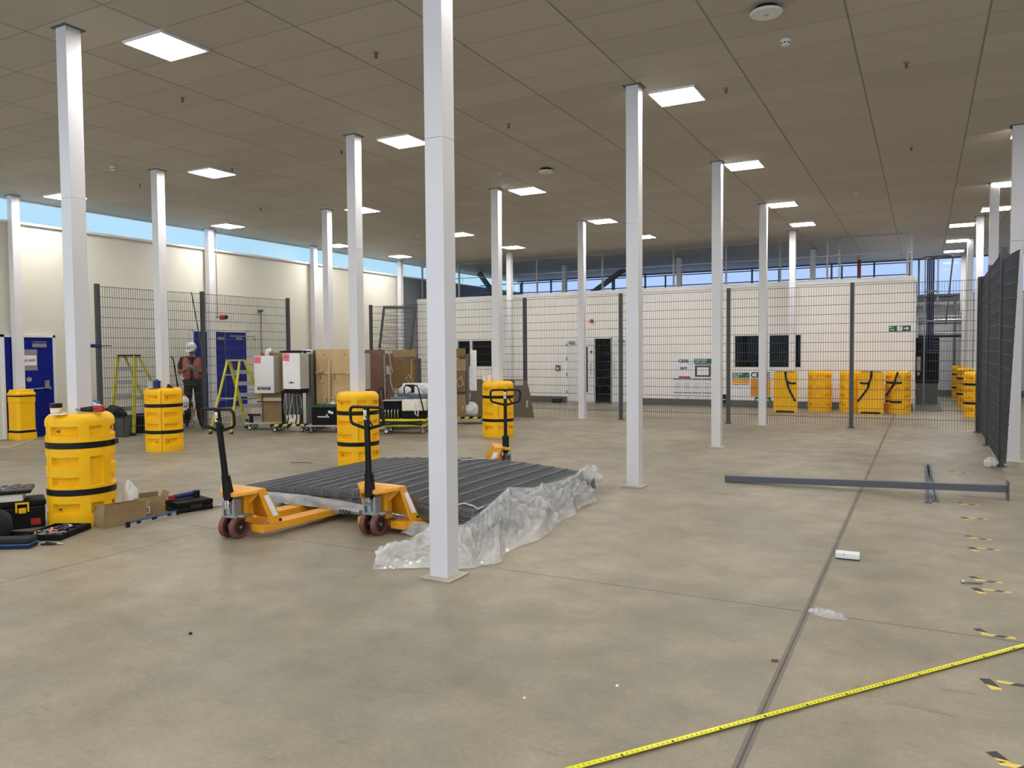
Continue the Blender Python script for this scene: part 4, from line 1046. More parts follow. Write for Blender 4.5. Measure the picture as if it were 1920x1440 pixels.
# rucksack leaning in front of the tool box
def blob(name, m_, c, s, seed, label=None, cat=None, nu=28, nv=16, amp=0.25, parent=None, flat=True):
    def fn(u, v):
        a = u*2*PI; q = v*PI; n1 = 1+amp*noise.noise(Vector((math.cos(a)*1.7+seed, math.sin(a)*1.7, v*3)))
        z = math.cos(q)*s[2]*n1
        return (s[0]*n1*math.sin(q)**0.7*math.cos(a), s[1]*n1*math.sin(q)**0.7*math.sin(a), max(-s[2]*0.92, z))
    o = MB().grid(fn, nu, nv).build(name, m_, parent, loc=c, smooth='full')
    if label: tag(o, label, cat)
    return o
blob('plastic_bag', 'filmbag', (0.84, 12.44, 0.055), (0.08, 0.07, 0.06), 1.2, 'small white plastic bag at the foot of the nearest right-hand fence post', 'bag', amp=0.6)
t = thing('tool_bag', 'black fabric tool bag slumped before the large tool box, left edge', 'bag', (-7.30, 3.86, 0))
blob('bag_body', 'darkcloth', (0, 0, 0.125), (0.17, 0.15, 0.135), 3.1, parent=t)
MB().tube([(-0.05, -0.12, 0.1), (0.02, -0.15, 0.2), (0.05, -0.06, 0.28), (0.0, 0.06, 0.28), (-0.06, 0.12, 0.2)], 0.012, 6).build('carry_strap', 'black', t, smooth='full')
MB().cyl((0.06, -0.15, 0.12), (0.12, -0.05, 0.13), 0.02).build('side_buckle', 'galv', t, smooth=True)
# open organiser
t = thing('organiser_case', 'open dark organiser case full of small fixings on the floor before the big guard', 'tool case', (-6.93, 4.23, 0), R(117))
m = MB().b(-0.24, 0.24, -0.17, 0.17, 0, 0.01)
for a, b2, c, e in ((-0.24, 0.24, -0.17, -0.155), (-0.24, 0.24, 0.155, 0.17), (-0.24, -0.225, -0.155, 0.155), (0.225, 0.24, -0.155, 0.155)): m.b(a, b2, c, e, 0.01, 0.052)
for k in (-0.13, -0.03, 0.08): m.b(k, k+0.006, -0.155, 0.155, 0.01, 0.05)
for k in (-0.07, 0.04): m.b(-0.225, 0.225, k, k+0.006, 0.01, 0.05)
m.build('tray', 'blackm', t)
random.seed(11)
for mm, n_, x0, x1 in (('greenlid', 12, -0.2, -0.1), ('pink', 8, -0.16, -0.04), ('brownboard', 14, -0.22, 0.22), ('galv', 26, -0.22, 0.22), ('navy', 12, -0.0, 0.22), ('tub', 6, -0.2, 0.2)):
    m = MB()
    for k in range(n_): m.box((random.uniform(x0, x1), random.uniform(-0.14, 0.14), random.uniform(0.024, 0.052)), (0.055, 0.016, 0.014), random.uniform(0, 3))
    m.build('fixings', mm, t)
t = thing('organiser_lid_case', 'shallow black case holding two lime caps, in front of the open organiser', 'tool case', (-6.98, 3.95, 0), R(25))
m = MB().b(-0.2, 0.12, -0.12, 0.10, 0, 0.01).b(-0.2, 0.12, -0.12, -0.108, 0, 0.05).b(-0.2, 0.12, 0.088, 0.10, 0, 0.06).b(0.108, 0.12, -0.108, 0.088, 0, 0.05).b(-0.2, -0.188, -0.108, 0.088, 0, 0.05)
m.build('tray', 'blackm', t)
for x in (-0.03, 0.05): MB().cyl((x, -0.02, 0.01), (x, -0.02, 0.045), 0.016, n=14).build('cap', 'fibre', t, smooth=True)
t = thing('tool_roll', 'flat black and blue zipped tool pouch on the floor in the left corner', 'pouch', (-6.84, 3.76, 0), R(33))
MB().b(-0.30, 0.20, -0.075, 0.075, 0.0, 0.03).build('lower_half', 'navycloth', t, bevel=0.012); MB().b(-0.30, 0.20, -0.078, 0.078, 0.03, 0.04).build('blue_zip', 'bluelevel', t, bevel=0.003); MB().b(-0.30, 0.195, -0.07, 0.075, 0.04, 0.085).build('upper_half', 'darkcloth', t, bevel=0.015)
t = thing('pliers', 'steel pliers with bright jaws lying between pouch and organiser', 'pliers', (-6.55, 3.98, 0.012), R(20))
MB().tube([(0, 0, 0), (-0.05, 0.012, 0), (-0.12, 0.03, 0)], 0.008, 6).tube([(0, 0, 0), (-0.05, -0.012, 0), (-0.12, -0.03, 0)], 0.008, 6).build('grip', 'black', t, smooth='full'); MB().tube([(0, 0, 0), (0.03, 0.01, 0.004), (0.06, 0.004, 0)], [0.009, 0.009, 0.004], 6).build('jaw', 'chrome', t, smooth='full')
# cardboard boxes
def open_box(label, loc, rz, w, d, h, flaps, lab=None):
    t = thing('cardboard_box', label, 'box', loc, rz); e = 0.004
    m = MB().b(-w/2, w/2, -d/2, d/2, 0, e).b(-w/2, w/2, -d/2, -d/2+e, e, h).b(-w/2, w/2, d/2-e, d/2, e, h).b(-w/2, -w/2+e, -d/2+e, d/2-e, e, h).b(w/2-e, w/2, -d/2+e, d/2-e, e, h)
    m.build('carton', 'card', t)
    for side, L, tilt in flaps:
        m = MB()
        if side in 'fb':
            s_ = -1 if side == 'f' else 1; m.prism([(-w/2, s_*d/2, h), (w/2, s_*d/2, h), (w/2-0.005, s_*(d/2+L*math.sin(tilt)), h+L*math.cos(tilt)), (-w/2+0.005, s_*(d/2+L*math.sin(tilt)), h+L*math.cos(tilt))], (0, 0, 0), (0, 0.003, 0))
        else:
            s_ = -1 if side == 'l' else 1; m.prism([(s_*w/2, -d/2, h), (s_*w/2, d/2, h), (s_*(w/2+L*math.sin(tilt)), d/2-0.005, h+L*math.cos(tilt)), (s_*(w/2+L*math.sin(tilt)), -d/2+0.005, h+L*math.cos(tilt))], (0, 0, 0), (0.003, 0, 0))
        m.build('flap', 'card', t)
    return t
open_box('open brown cardboard box with raised flaps, right at the foot of the big guard', (-6.83, 4.78, 0), R(80), 0.40, 0.21, 0.115, [('f', 0.10, R(8)), ('l', 0.10, R(-20)), ('b', 0.08, R(-15)), ('r', 0.09, R(30))])
t = open_box('open brown cardboard box with white label, behind the first one', (-6.98, 5.18, 0), R(70), 0.30, 0.2, 0.12, [('b', 0.09, R(-5)), ('r', 0.11, R(25)), ('f', 0.07, R(-6))])
o = MB().b(-0.12, 0.0, -0.106, -0.102, 0.03, 0.10).build('shipping_label', 'paper', t); MB().b(-0.11, -0.06, -0.1075, -0.106, 0.06, 0.075).b(-0.05, -0.01, -0.1075, -0.106, 0.04, 0.09).build('label_print', 'greywall', o)
blob('plastic_bag', 'filmbag', (-6.86, 5.02+0.12, 0.16), (0.075, 0.07, 0.17), 9.0, 'crinkled white plastic bag standing between the big guard and the boxes', 'bag', amp=0.5).location = (-7.03, 5.04, 0.155)
t = thing('spirit_level', 'blue and silver spirit level lying before the cardboard boxes', 'spirit level', (-6.61, 4.70, 0), R(95.7))
MB().b(0, 0.60, -0.011, 0.011, 0.0, 0.012).b(0, 0.60, -0.004, 0.004, 0.012, 0.038).build('frame', 'enamelside', t)
MB().b(0, 0.60, -0.011, 0.011, 0.038, 0.05).build('top_rail', 'bluelevel', t, bevel=0.001); MB().b(-0.01, 0.02, -0.013, 0.013, 0, 0.052).b(0.585, 0.605, -0.013, 0.013, 0, 0.052).build('end_cap', 'black', t)
MB().b(0.1, 0.15, -0.007, 0.007, 0.015, 0.035).b(0.28, 0.34, -0.007, 0.007, 0.015, 0.035).b(0.47, 0.52, -0.007, 0.007, 0.015, 0.035).build('vial_window', 'black', t)
t = thing('tool_case', 'closed black power tool case on the floor left of the pallet truck', 'tool case', (-6.80, 5.55, 0), R(75))
MB().b(-0.19, 0.19, -0.16, 0.16, 0, 0.055).build('lower_shell', 'black', t, bevel=0.012); MB().b(-0.19, 0.19, -0.16, 0.16, 0.058, 0.11).build('upper_shell', 'blackm', t, bevel=0.012); MB().b(-0.06, 0.06, -0.172, -0.158, 0.04, 0.075).build('latch', 'hub', t)
t = thing('cordless_grinder', 'blue cordless grinder with black head lying on the closed tool case', 'power tool', (-6.84, 5.58, 0.112), R(70))
MB().tube([(-0.16, 0, 0.03), (-0.05, 0.01, 0.035), (0.06, 0.02, 0.04)], [0.022, 0.026, 0.03], 10).build('body', 'navy', t, smooth='full'); MB().cyl((0.09, 0.02, 0.0), (0.09, 0.02, 0.07), 0.035).build('gear_head', 'black', t, smooth=True); MB().b(-0.2, -0.15, -0.03, 0.03, 0.0, 0.05).build('battery', 'red', t, bevel=0.005)
t = thing('breaker_bar', 'chrome breaker bar with black grip on the floor beside the pallet truck', 'tool', (-6.55, 5.86, 0.02), R(60))
MB().cyl((-0.2, 0, 0), (0.02, 0, 0), 0.012, n=10).build('bar', 'chrome', t, smooth=True); MB().cyl((0.02, 0, 0), (0.10, 0, 0), 0.018, n=12).build('grip', 'black', t, smooth=True)
# things on top of the guards
t = thing('paint_tub', 'cream tub with black lid on top of the largest yellow guard', 'tub', (-7.42, 4.55, 1.071))
MB().lathe([(0.046, 0), (0.052, 0.055)], 24).build('tub', 'tub', t, smooth=True); MB().lathe([(0.056, 0.05), (0.056, 0.09), (0.05, 0.094)], 24).build('lid', 'black', t, smooth=True)
t = thing('cordless_drill', 'red and black cordless drill lying on top of the largest yellow guard', 'power tool', (-7.03, 4.68, 1.071), R(30))
MB().tube([(-0.12, 0, 0.035), (0.0, 0, 0.04), (0.08, 0, 0.04)], [0.02, 0.032, 0.03], 10).build('body', 'black', t, smooth='full'); MB().b(0.0, 0.09, -0.03, 0.03, 0.01, 0.075).build('motor_housing', 'red', t, bevel=0.01); MB().cyl((-0.17, 0, 0.035), (-0.12, 0, 0.035), 0.012).build('chuck', 'galv', t, smooth=True)
t = thing('laser_level', 'small white and blue gadget standing behind the drill on the largest guard', 'laser level', (-7.12, 4.78, 1.071), R(10))
MB().prism([(-0.05, 0, 0), (0.05, 0, 0), (0.03, 0, 0.07), (-0.04, 0, 0.105)], (0, -0.02, 0), (0, 0.04, 0)).build('body', 'enamel', t, bevel=0.006); MB().cyl((-0.005, -0.024, 0.055), (-0.005, -0.019, 0.055), 0.012).build('lens', 'black', t); MB().bar((-0.045, -0.0, 0.112), (0.02, 0, 0.088), 0.03, 0.01).build('blue_top', 'bluelevel', t)
t = MB().b(-0.07, 0.07, -0.05, 0.05, 0, 0.004).build('paper_note', 'paper', loc=(-7.17, 4.42, 1.071), rz=0.5); tag(t, 'flat paper note on top of the largest yellow guard', 'paper')
t = thing('paint_pot', 'blue pot with lid on the guard that has its seam to the camera', 'pot', (-11.34, 8.68, 1.071)); MB().lathe([(0.05, 0), (0.055, 0.11)], 20).build('pot', 'navy', t, smooth=True); MB().lathe([(0.06, 0.11), (0.06, 0.125), (0.02, 0.13), (0.015, 0.15)], 20).build('lid', 'navy', t, smooth=True)
t = thing('paper_roll', 'beige roll beside the blue pot on the seam-side guard', 'roll', (-11.42, 8.62, 1.071)); MB().lathe([(0.055, 0), (0.055, 0.12)], 20).build('roll', 'enamelside', t, smooth=True); MB().lathe([(0.02, 0.12), (0.02, 0.123)], 12).build('core', 'card', t)
t = thing('paper_roll', 'left cream roll on the guard behind the farthest pallet truck', 'roll', (-7.50, 13.02, 1.071), 0, 'cream rolls on the guard'); MB().lathe([(0.05, 0), (0.05, 0.12)], 20).build('roll', 'tub', t, smooth=True); MB().lathe([(0.02, 0.12), (0.02, 0.123)], 12).build('core', 'card', t)
copy_tree(t, 'right cream roll on the guard behind the farthest pallet truck', (-7.38, 12.98, 1.071))
t = MB().prism([(0, 0, 0), (0.12, 0, 0), (0.02, 0, 0.07)], (0, 0, 0), (0, 0.02, 0)).build('set_square', 'black', loc=(-11.26, 8.80, 1.071), rz=R(28)); tag(t, 'black triangular piece on the seam-side yellow guard', 'set square')
t = thing('wrecking_bar', 'long black crowbar hooked on the left fence above the seam-side guard', 'crowbar', (-13.85, 10.95, 0)); MB().tube([(0, 0.0, 1.60), (0, 0.05, 1.54), (0.0, 0.07, 1.45), (0.02, 0.14, 0.9), (0.03, 0.18, 0.02)], 0.013, 8).build('bar', 'black', t, smooth='full')
t = thing('clamp', 'blue quick clamp gripping the first post of the left fence', 'clamp', (-13.95, 9.42, 1.81)); MB().b(-0.02, 0.03, -0.16, 0.05, -0.035, 0.035).build('body', 'navy', t, bevel=0.01); MB().cyl((0, 0.0, 0), (0, 0.26, 0.0), 0.008, n=8).build('bar', 'black', t, smooth=True); MB().b(0.03, 0.07, -0.13, -0.06, -0.02, 0.02).build('trigger', 'navy', t)

# ================================================================ STEP LADDERS
def step_ladder(label, A, B, C, D, top, twid, steps=5, platform=False):
    """A,B: feet of the step side, C,D: feet of the back frame (world XY), top: (x,y,z) centre of the cap"""
    A, B, C, D = [Vector((*p, 0)) for p in (A, B, C, D)]; o = (A+B+C+D)/4
    t = thing('step_ladder', label, 'ladder', o)
    T = Vector(top); ax = (B-A).normalized(); back = ((C+D)/2-(A+B)/2).normalized()
    tA, tB = T-ax*twid/2-back*0.06, T+ax*twid/2-back*0.06; tC, tD = T-ax*twid*0.4+back*0.06, T+ax*twid*0.4+back*0.06
    for p, q, w_ in ((A, tA, 0.075), (B, tB, 0.075), (C, tC, 0.045), (D, tD, 0.045)):
        r_ = MB().bar(p+Vector((0, 0, 0.03))-o, q-o, 0.032, w_, up=tuple(back)).build('rail', 'fibre', t, bevel=0.003)
        MB().bar(p-o, p+(q-p)*0.035-o, 0.045, w_+0.02, up=tuple(back)).build('rubber_foot', 'rubber', r_)
    for k in range(1, steps+1):
        f_ = k/(steps+1); a = A+(tA-A)*f_-o; b_ = B+(tB-B)*f_-o
        MB().bar(a, b_, 0.085, 0.022, up=tuple(back)).build('tread', 'galv', t)
    for f_ in (0.16, 0.48, 0.8):
        a = C+(tC-C)*f_-o; b_ = D+(tD-D)*f_-o; MB().bar(a, b_, 0.03, 0.022).build('cross_bar', 'galv', t)
    MB().bar(T-ax*twid*0.62-o, T+ax*twid*0.62-o, 0.17, 0.035, up=(0, 0, 1)).build('cap', 'blackm' if platform else 'galv', t, bevel=0.006)
    for P, Q, U, V in ((A, tA, C, tC), (B, tB, D, tD)): MB().bar(P+(Q-P)*0.45-o, U+(V-U)*0.45-o, 0.012, 0.02).build('spreader', 'galv', t)
    for P, Q in ((A, tA), (B, tB)):
        a = P+(Q-P)*0.16-o; b_ = (P+(Q-P)*0.04)+(ax*0.12 if P is A else -ax*0.12)-o
        MB().bar(a, b_, 0.012, 0.03).build('corner_brace', 'black', t)
    return t
step_ladder('yellow step ladder with worn silver cap before the blue double doors', (-13.22, 12.37), (-12.82, 12.75), (-12.88, 11.07), (-12.44, 11.22), (-12.86, 11.75, 1.50), 0.30)
step_ladder('yellow step ladder with black top bars behind the left fence, beside the seam-side guard', (-14.45, 9.95), (-14.08, 10.2), (-14.6, 11.15), (-14.25, 11.38), (-14.5, 10.45, 1.62), 0.34, platform=True)

# ================================================================ CLUTTER BEHIND THE LEFT FENCE
t = thing('storage_crate', 'dark open storage crate heaped with bags behind the left fence', 'crate', (-14.35, 9.95, 0), R(30))
m = MB().b(-0.3, 0.3, -0.2, 0.2, 0, 0.02).b(-0.3, 0.3, -0.2, -0.18, 0, 0.38).b(-0.3, 0.3, 0.18, 0.2, 0, 0.38).b(-0.3, -0.28, -0.2, 0.2, 0, 0.38).b(0.28, 0.3, -0.2, 0.2, 0, 0.38)
m.build('crate', 'skirt', t)
blob('dark_bag', 'darkcloth', (-14.33, 9.96, 0.47), (0.24, 0.16, 0.12), 5, 'dark grey bag heaped in the crate behind the left fence', 'bag', amp=0.6)
blob('white_bag', 'filmbag', (-14.52, 10.32, 0.45), (0.16, 0.12, 0.13), 6, 'crumpled white bag beside the crate behind the left fence', 'bag', amp=0.5).location = (-14.8, 9.9, 0.125)
t = thing('drill_case', 'dark red drill case standing behind the left fence at the first post', 'tool case', (-14.25, 9.50, 0), R(40)); MB().b(-0.18, 0.18, -0.06, 0.06, 0, 0.34).build('shell', 'brownboard', t, bevel=0.02); MB().tube([(-0.06, 0, 0.33), (-0.05, 0, 0.38), (0.05, 0, 0.38), (0.06, 0, 0.33)], 0.012, 8).build('handle', 'black', t, smooth='full'); MB().b(-0.1, 0.1, -0.065, -0.06, 0.1, 0.2).build('label', 'red', t)
t = thing('black_box', 'low black tool chest behind the left fence left of the worker kneeling', 'tool box', (-14.62, 10.72, 0), R(20)); MB().b(-0.3, 0.3, -0.18, 0.18, 0, 0.3).build('body', 'black', t, bevel=0.015); MB().b(-0.31, 0.31, -0.19, 0.19, 0.30, 0.36).build('lid', 'blackm', t, bevel=0.01)
t = thing('paint_bucket', 'purple and white labelled tub standing on the black tool chest', 'tub', (-14.58, 10.70, 0.361)); MB().lathe([(0.10, 0), (0.12, 0.2)], 20).build('tub', 'navycloth', t, smooth=True); MB().lathe([(0.105, 0.05), (0.123, 0.2)], 20).build('label', 'paper', t, smooth=True); MB().lathe([(0.125, 0.2), (0.125, 0.225)], 20).build('lid', 'enamel', t, smooth=True)

# ================================================================ TROLLEYS WITH TEACHING BOILERS
def caster(x, y, parent, r=0.05, tyre='rubber', h=0.13, ang=0.3):
    e = bpy.data.objects.new('caster', None); COL.objects.link(e); e.parent = parent; e.location = (x, y, 0); e.rotation_euler = (0, 0, ang)
    o = MB().lathe([(r*0.35, -0.016), (r*0.9, -0.016), (r, -0.010), (r, 0.010), (r*0.9, 0.016), (r*0.35, 0.016)], 20).build('tyre', tyre, e, smooth=True); o.rotation_euler = (PI/2, 0, 0); o.location = (0.02, 0, r)
    o = MB().lathe([(0.004, -0.018), (r*0.6, -0.0175), (r*0.6, 0.0175), (0.004, 0.018)], 16).build('rim', 'enamel' if tyre == 'rubber' else 'galv', e, smooth=True); o.rotation_euler = (PI/2, 0, 0); o.location = (0.02, 0, r)
    MB().bar((0.02, -0.024, r), (-0.005, -0.024, h-0.01), 0.004, 0.03).bar((0.02, 0.024, r), (-0.005, 0.024, h-0.01), 0.004, 0.03).b(-0.035, 0.035, -0.03, 0.03, h-0.012, h-0.002).build('fork', 'galv', e)
def platform(parent, x0, x1, y0, y1, z0, z1, m, tyre='rubber', edge=None):
    MB().b(x0, x1, y0, y1, z0, z1).build('platform', m, parent, bevel=0.004)
    for x in (x0+0.07, x1-0.07):
        for y in (y0+0.06, y1-0.06): caster(x, y, parent, 0.05, tyre, z0, random.uniform(-0.6, 0.6))
def boiler(label, loc, rz, w, h, d, logo='dial', flue=True, strip=0.0):
    t = thing('wall_boiler', label, 'boiler', loc, rz, 'wall boilers on trolleys')
    MB().b(-w/2, w/2, -d, -0.002, strip, h).build('side_casing', 'enamelside', t, bevel=0.01)
    fr = MB().b(-w/2-0.003, w/2+0.003, -d-0.02, -d, strip, h+0.002).build('front_panel', 'enamel', t, bevel=0.006)
    if strip: MB().b(-w/2, w/2, -d-0.012, -0.05, 0.0, strip).build('lower_strip', 'blackm', t, bevel=0.004)
    if logo == 'dial':
        p = MB().b(-w*0.36, w*0.36, -d-0.026, -d-0.02, 0.06, 0.145).build('control_panel', 'enamelside', t, bevel=0.003)
        MB().cyl((-w*0.27, -d-0.026, 0.10), (-w*0.27, -d-0.04, 0.10), 0.018).cyl((w*0.27, -d-0.026, 0.10), (w*0.27, -d-0.04, 0.10), 0.022).build('dial', 'black', p, smooth=True)
        MB().b(-w*0.17, w*0.17, -d-0.028, -d-0.026, 0.085, 0.12).build('display', 'skirt', p)
    elif logo == 'oval':
        MB().cyl((0, -d-0.02, 0.22), (0, -d-0.026, 0.22), 0.022).b(-0.075, 0.075, -d-0.025, -d-0.02, 0.213, 0.226).build('badge', 'black', t, smooth=True)
    if logo: 
        n_ = MB().box((-w/2+0.085, -d-0.0215, h-0.085), (0.16, 0.002, 0.15), Matrix.Rotation(R(4), 3, 'Y')).build('pink_note', 'pink', t)
        for z in (0.06, 0.075, 0.10): MB().b(-w/2+0.03, -w/2+0.14, -d-0.0235, -d-0.0225, h-z-0.006, h-z).build('note_writing', 'red', n_)
    if flue:
        MB().tube([(0, -d/2, h), (0, -d/2, h+0.07), (0.02, -d/2, h+0.11), (0.07, -d/2, h+0.125), (0.11, -d/2, h+0.11)], 0.048, 14).build('flue', 'enamel', t, smooth='full')
    return t
random.seed(5)
# trolley 1: pale platform with plywood back board
t = thing('boiler_trolley', 'trolley with pale wooden platform and plywood back carrying the left boiler', 'trolley', (-12.86, 11.96, 0), R(27))
platform(t, 0.0, 0.85, 0.0, 0.50, 0.125, 0.155, 'enamelside')
MB().b(0.30, 0.82, 0.26, 0.28, 0.16, 0.60).b(0.30, 0.82, 0.26, 0.28, 0.68, 1.66).build('back_board', 'card', t, bevel=0.003)
MB().b(0.30, 0.33, 0.24, 0.26, 0.155, 1.66).b(0.79, 0.82, 0.24, 0.26, 0.155, 1.66).b(0.2, 0.9, 0.24, 0.26, 0.58, 0.61).build('upright_frame', 'brownboard', t)
MB().cyl((0.12, 0.1, 0.155), (0.12, 0.1, 0.30), 0.04).b(0.06, 0.30, 0.05, 0.15, 0.30, 0.34).build('clamp_tool', 'black', t, smooth=True)
boiler('left white boiler wrapped in film, with pink note and control panel', (-12.56, 12.46, 0.79), R(14), 0.46, 0.80, 0.26, 'dial')
# trolley 2: dark tall frame with hazard stripes
t = thing('boiler_trolley', 'trolley with black and yellow striped base carrying the middle boiler on a tall dark frame', 'trolley', (-12.02, 11.85, 0), R(24))
platform(t, 0.0, 0.74, 0.0, 0.36, 0.125, 0.15, 'blackm')
m = MB(); 
for k in range(8): m.m = k % 2; s0 = 0.0+k*0.0925; m.prism([(s0, 0, 0.128), (min(0.74, s0+0.0925), 0, 0.128), (min(0.74, s0+0.0925+0.03), 0, 0.172), (min(0.74, s0+0.03), 0, 0.172)], (0, -0.006, 0), (0, 0.006, 0))
m.build('hazard_edge', ['black', 'hazard'], t)
MB().b(0.22, 0.62, 0.28, 0.31, 0.15, 1.70).build('back_board', 'steel', t, bevel=0.003)
MB().b(0.72, 0.84, 0.20, 0.36, 0.15, 1.62).build('side_post', 'skirt', t, bevel=0.004)
MB().b(0.20, 0.86, 0.14, 0.17, 1.66, 1.69).b(0.20, 0.23, 0.14, 0.30, 1.66, 1.69).b(0.20, 0.24, 0.18, 0.22, 0.15, 0.85).build('top_frame', 'blackm', t)
m = MB()
for x in (0.3, 0.38, 0.46, 0.54): m.tube([(x, 0.16, 0.84), (x, 0.15, 0.6), (x+0.03, 0.12, 0.45), (x+0.02, 0.1, 0.3)], 0.009, 6)
m.build('pipework', 'galv', t, smooth='full')
m = MB().tube([(0.33, 0.06, 0.84), (0.30, 0.04, 0.55), (0.33, 0.02, 0.38), (0.37, 0.04, 0.5), (0.36, 0.05, 0.84)], 0.006, 6).tube([(0.5, 0.05, 0.82), (0.45, 0.02, 0.5), (0.40, 0.0, 0.30)], 0.008, 6).tube([(0.52, 0.1, 0.75), (0.64, 0.06, 0.78), (0.68, 0.05, 0.6), (0.66, 0.06, 0.5)], 0.007, 6)
m.build('hoses', 'cable', t, smooth='full')
MB().b(0.34, 0.62, 0.06, 0.2, 0.16, 0.36).b(0.42, 0.5, 0.02, 0.06, 0.2, 0.3).build('pump_box', 'tub', t, bevel=0.01)
m = MB()
for k in range(4): m.tube([(0.36+0.09*k, 0.05, 0.17), (0.40+0.09*k, 0.03, 0.3), (0.38+0.09*k, 0.04, 0.4)], 0.012, 6)
m.build('black_hoses', 'black', t, smooth='full')
boiler('middle white boiler with black oval badge, black lower strip and pink note', (-11.46, 12.21, 0.82), R(9), 0.40, 0.82, 0.32, 'oval', False, 0.09)
# trolley 3 with black tote
t = thing('platform_trolley', 'low grey platform trolley on blue casters under the black tote', 'trolley', (-11.18, 12.02, 0), R(27))
platform(t, 0.0, 0.70, 0.0, 0.45, 0.13, 0.16, 'enamelside', 'navy')
t = thing('black_tote', 'black lidded tote with green rim and white logo on the low grey trolley', 'crate', (-10.92, 12.37, 0.162), R(27))
m = MB().prism([(-0.27, -0.17, 0), (0.27, -0.17, 0), (0.27, 0.17, 0), (-0.27, 0.17, 0)], (0, 0, 0), (0, 0, 0.37)); m.build('body', 'blackm', t, bevel=0.01)
m = MB()
for k in range(9): m.b(-0.29+k*0.065, -0.29+k*0.065+0.05, -0.19, 0.19, 0.37, 0.40+0.012*(k % 2))
m.b(-0.29, 0.29, -0.185, 0.185, 0.365, 0.385); m.build('lid', 'greenlid', t, bevel=0.004)
lg = MB().cyl((0.10, -0.172, 0.27), (0.10, -0.176, 0.27), 0.03).cyl((0.15, -0.172, 0.25), (0.15, -0.176, 0.25), 0.028).b(0.03, 0.06, -0.175, -0.172, 0.19, 0.22).build('logo', 'enamel', t)
text('logo_text', 'WORCESTER', 0.042, t, (-0.15, -0.175, 0.155), FACE_Y, 'enamel')
t = MB().b(-0.06, 0.06, -0.05, 0.05, 0, 0.04).build('white_fitting', 'enamel', loc=(-10.80, 12.46, 0.578), bevel=0.01); tag(t, 'small white fitting on the lid of the black tote', 'fitting')
# plywood display board
t = thing('plywood_board', 'upright plywood board with copper pipework, behind the black tote', 'display board', (-11.47, 12.68, 0), R(27))
MB().b(0, 0.80, 0, 0.02, 0.12, 1.72).build('board', 'ply', t, bevel=0.002)
m = MB().cyl((0.27, -0.03, 0.15), (0.285, -0.03, 1.45), 0.028, n=12).cyl((0.285, -0.03, 1.28), (0.285, -0.03, 1.50), 0.036, n=12); m.build('soil_pipe', 'brasspipe', t, smooth=True)
m = MB().cyl((0.0, -0.03, 1.20), (0.72, -0.03, 1.20), 0.008, n=8).cyl((0.34, -0.04, 0.15), (0.34, -0.04, 1.2), 0.008, n=8).cyl((0.10, -0.03, 1.2), (0.10, -0.03, 1.05), 0.012, n=8).cyl((0.40, -0.03, 1.2), (0.40, -0.03, 1.05), 0.012, n=8)
m.build('copper_pipe', 'copper', t, smooth=True)
m = MB()
for x, z in ((0.03, 1.22), (0.12, 1.25), (0.12, 1.03), (0.24, 1.21), (0.42, 1.03), (0.69, 1.20), (0.18, 0.68), (0.18, 0.62), (0.36, 0.68), (0.36, 0.60)): m.box((x, -0.04, z), (0.07, 0.05, 0.05), Matrix.Rotation(0.3, 3, 'Y'))
m.build('valve', 'brasspipe', t, bevel=0.012)
m = MB()
for x, z in ((0.18, 1.6), (0.62, 1.6), (0.63, 0.66)): m.cyl((x, -0.004, z), (x, 0, z), 0.012, n=10)
m.build('fixing_hole', 'black', t)
MB().b(0.04, 0.08, 0.02, 0.4, 0.0, 0.14).b(0.72, 0.76, 0.02, 0.4, 0.0, 0.14).build('foot', 'brownboard', t)
t = thing('brown_board', 'dark brown board with flue pipe standing left of the plywood board', 'display board', (-11.78, 12.78, 0), R(27))
MB().b(0, 0.32, 0, 0.02, 0, 1.70).build('board', 'brownboard', t, bevel=0.002); MB().b(0.02, 0.14, -0.06, 0.0, 0.2, 1.6).build('dark_channel', 'skirt', t, bevel=0.004)
MB().cyl((-0.02, -0.16, 1.655), (0.06, 0.0, 1.655), 0.062, n=18).build('flue_pipe', 'enamel', t, smooth=True); MB().cyl((-0.024, -0.168, 1.655), (-0.018, -0.158, 1.655), 0.046, n=18).build('flue_mouth', 'black', t)
# trolley 5 : brown board with small boiler, seen edge on
t = thing('boiler_trolley', 'trolley with brown boards right of the guard behind the middle pallet truck', 'trolley', (-10.36, 12.72, 0), R(27))
platform(t, 0.0, 0.65, 0.0, 0.5, 0.125, 0.15, 'blackm')
MB().b(0.08, 0.50, 0.30, 0.33, 0.15, 1.70).b(0.0, 0.24, 0.20, 0.22, 1.60, 1.64).build('back_board', 'brownboard', t, bevel=0.003)
MB().b(0.50, 0.66, 0.36, 0.38, 0.15, 1.62).build('side_board', 'brownboard', t, bevel=0.003)
MB().cyl((0.49, 0.28, 0.2), (0.49, 0.28, 1.6), 0.012, n=8).build('conduit', 'galv', t, smooth=True); MB().b(0.52, 0.58, 0.33, 0.36, 1.18, 1.36).build('socket_box', 'enamelside', t, bevel=0.004)
MB().tube([(0.3, 0.29, 1.72), (0.5, 0.28, 1.73), (0.60, 0.3, 1.6), (0.62, 0.3, 1.4), (0.66, 0.28, 1.25), (0.62, 0.27, 1.15), (0.58, 0.28, 1.25), (0.6, 0.3, 1.35), (0.62, 0.3, 1.0), (0.68, 0.3, 0.8)], 0.008, 6).build('cable', 'cable', t, smooth='full')
m = MB()
for k in range(6): m.tube([(0.06+0.07*k, 0.05, 0.16), (0.08+0.06*k, 0.08, 0.4), (0.1+0.05*k, 0.15, 0.75)], 0.016, 6)
m.build('hoses', 'black', t, smooth='full')
boiler('narrow white boiler with black lower edge, right of the guard behind the middle pallet truck', (-10.22, 12.82, 0.82), R(14), 0.17, 0.80, 0.26, None, False, 0.06)
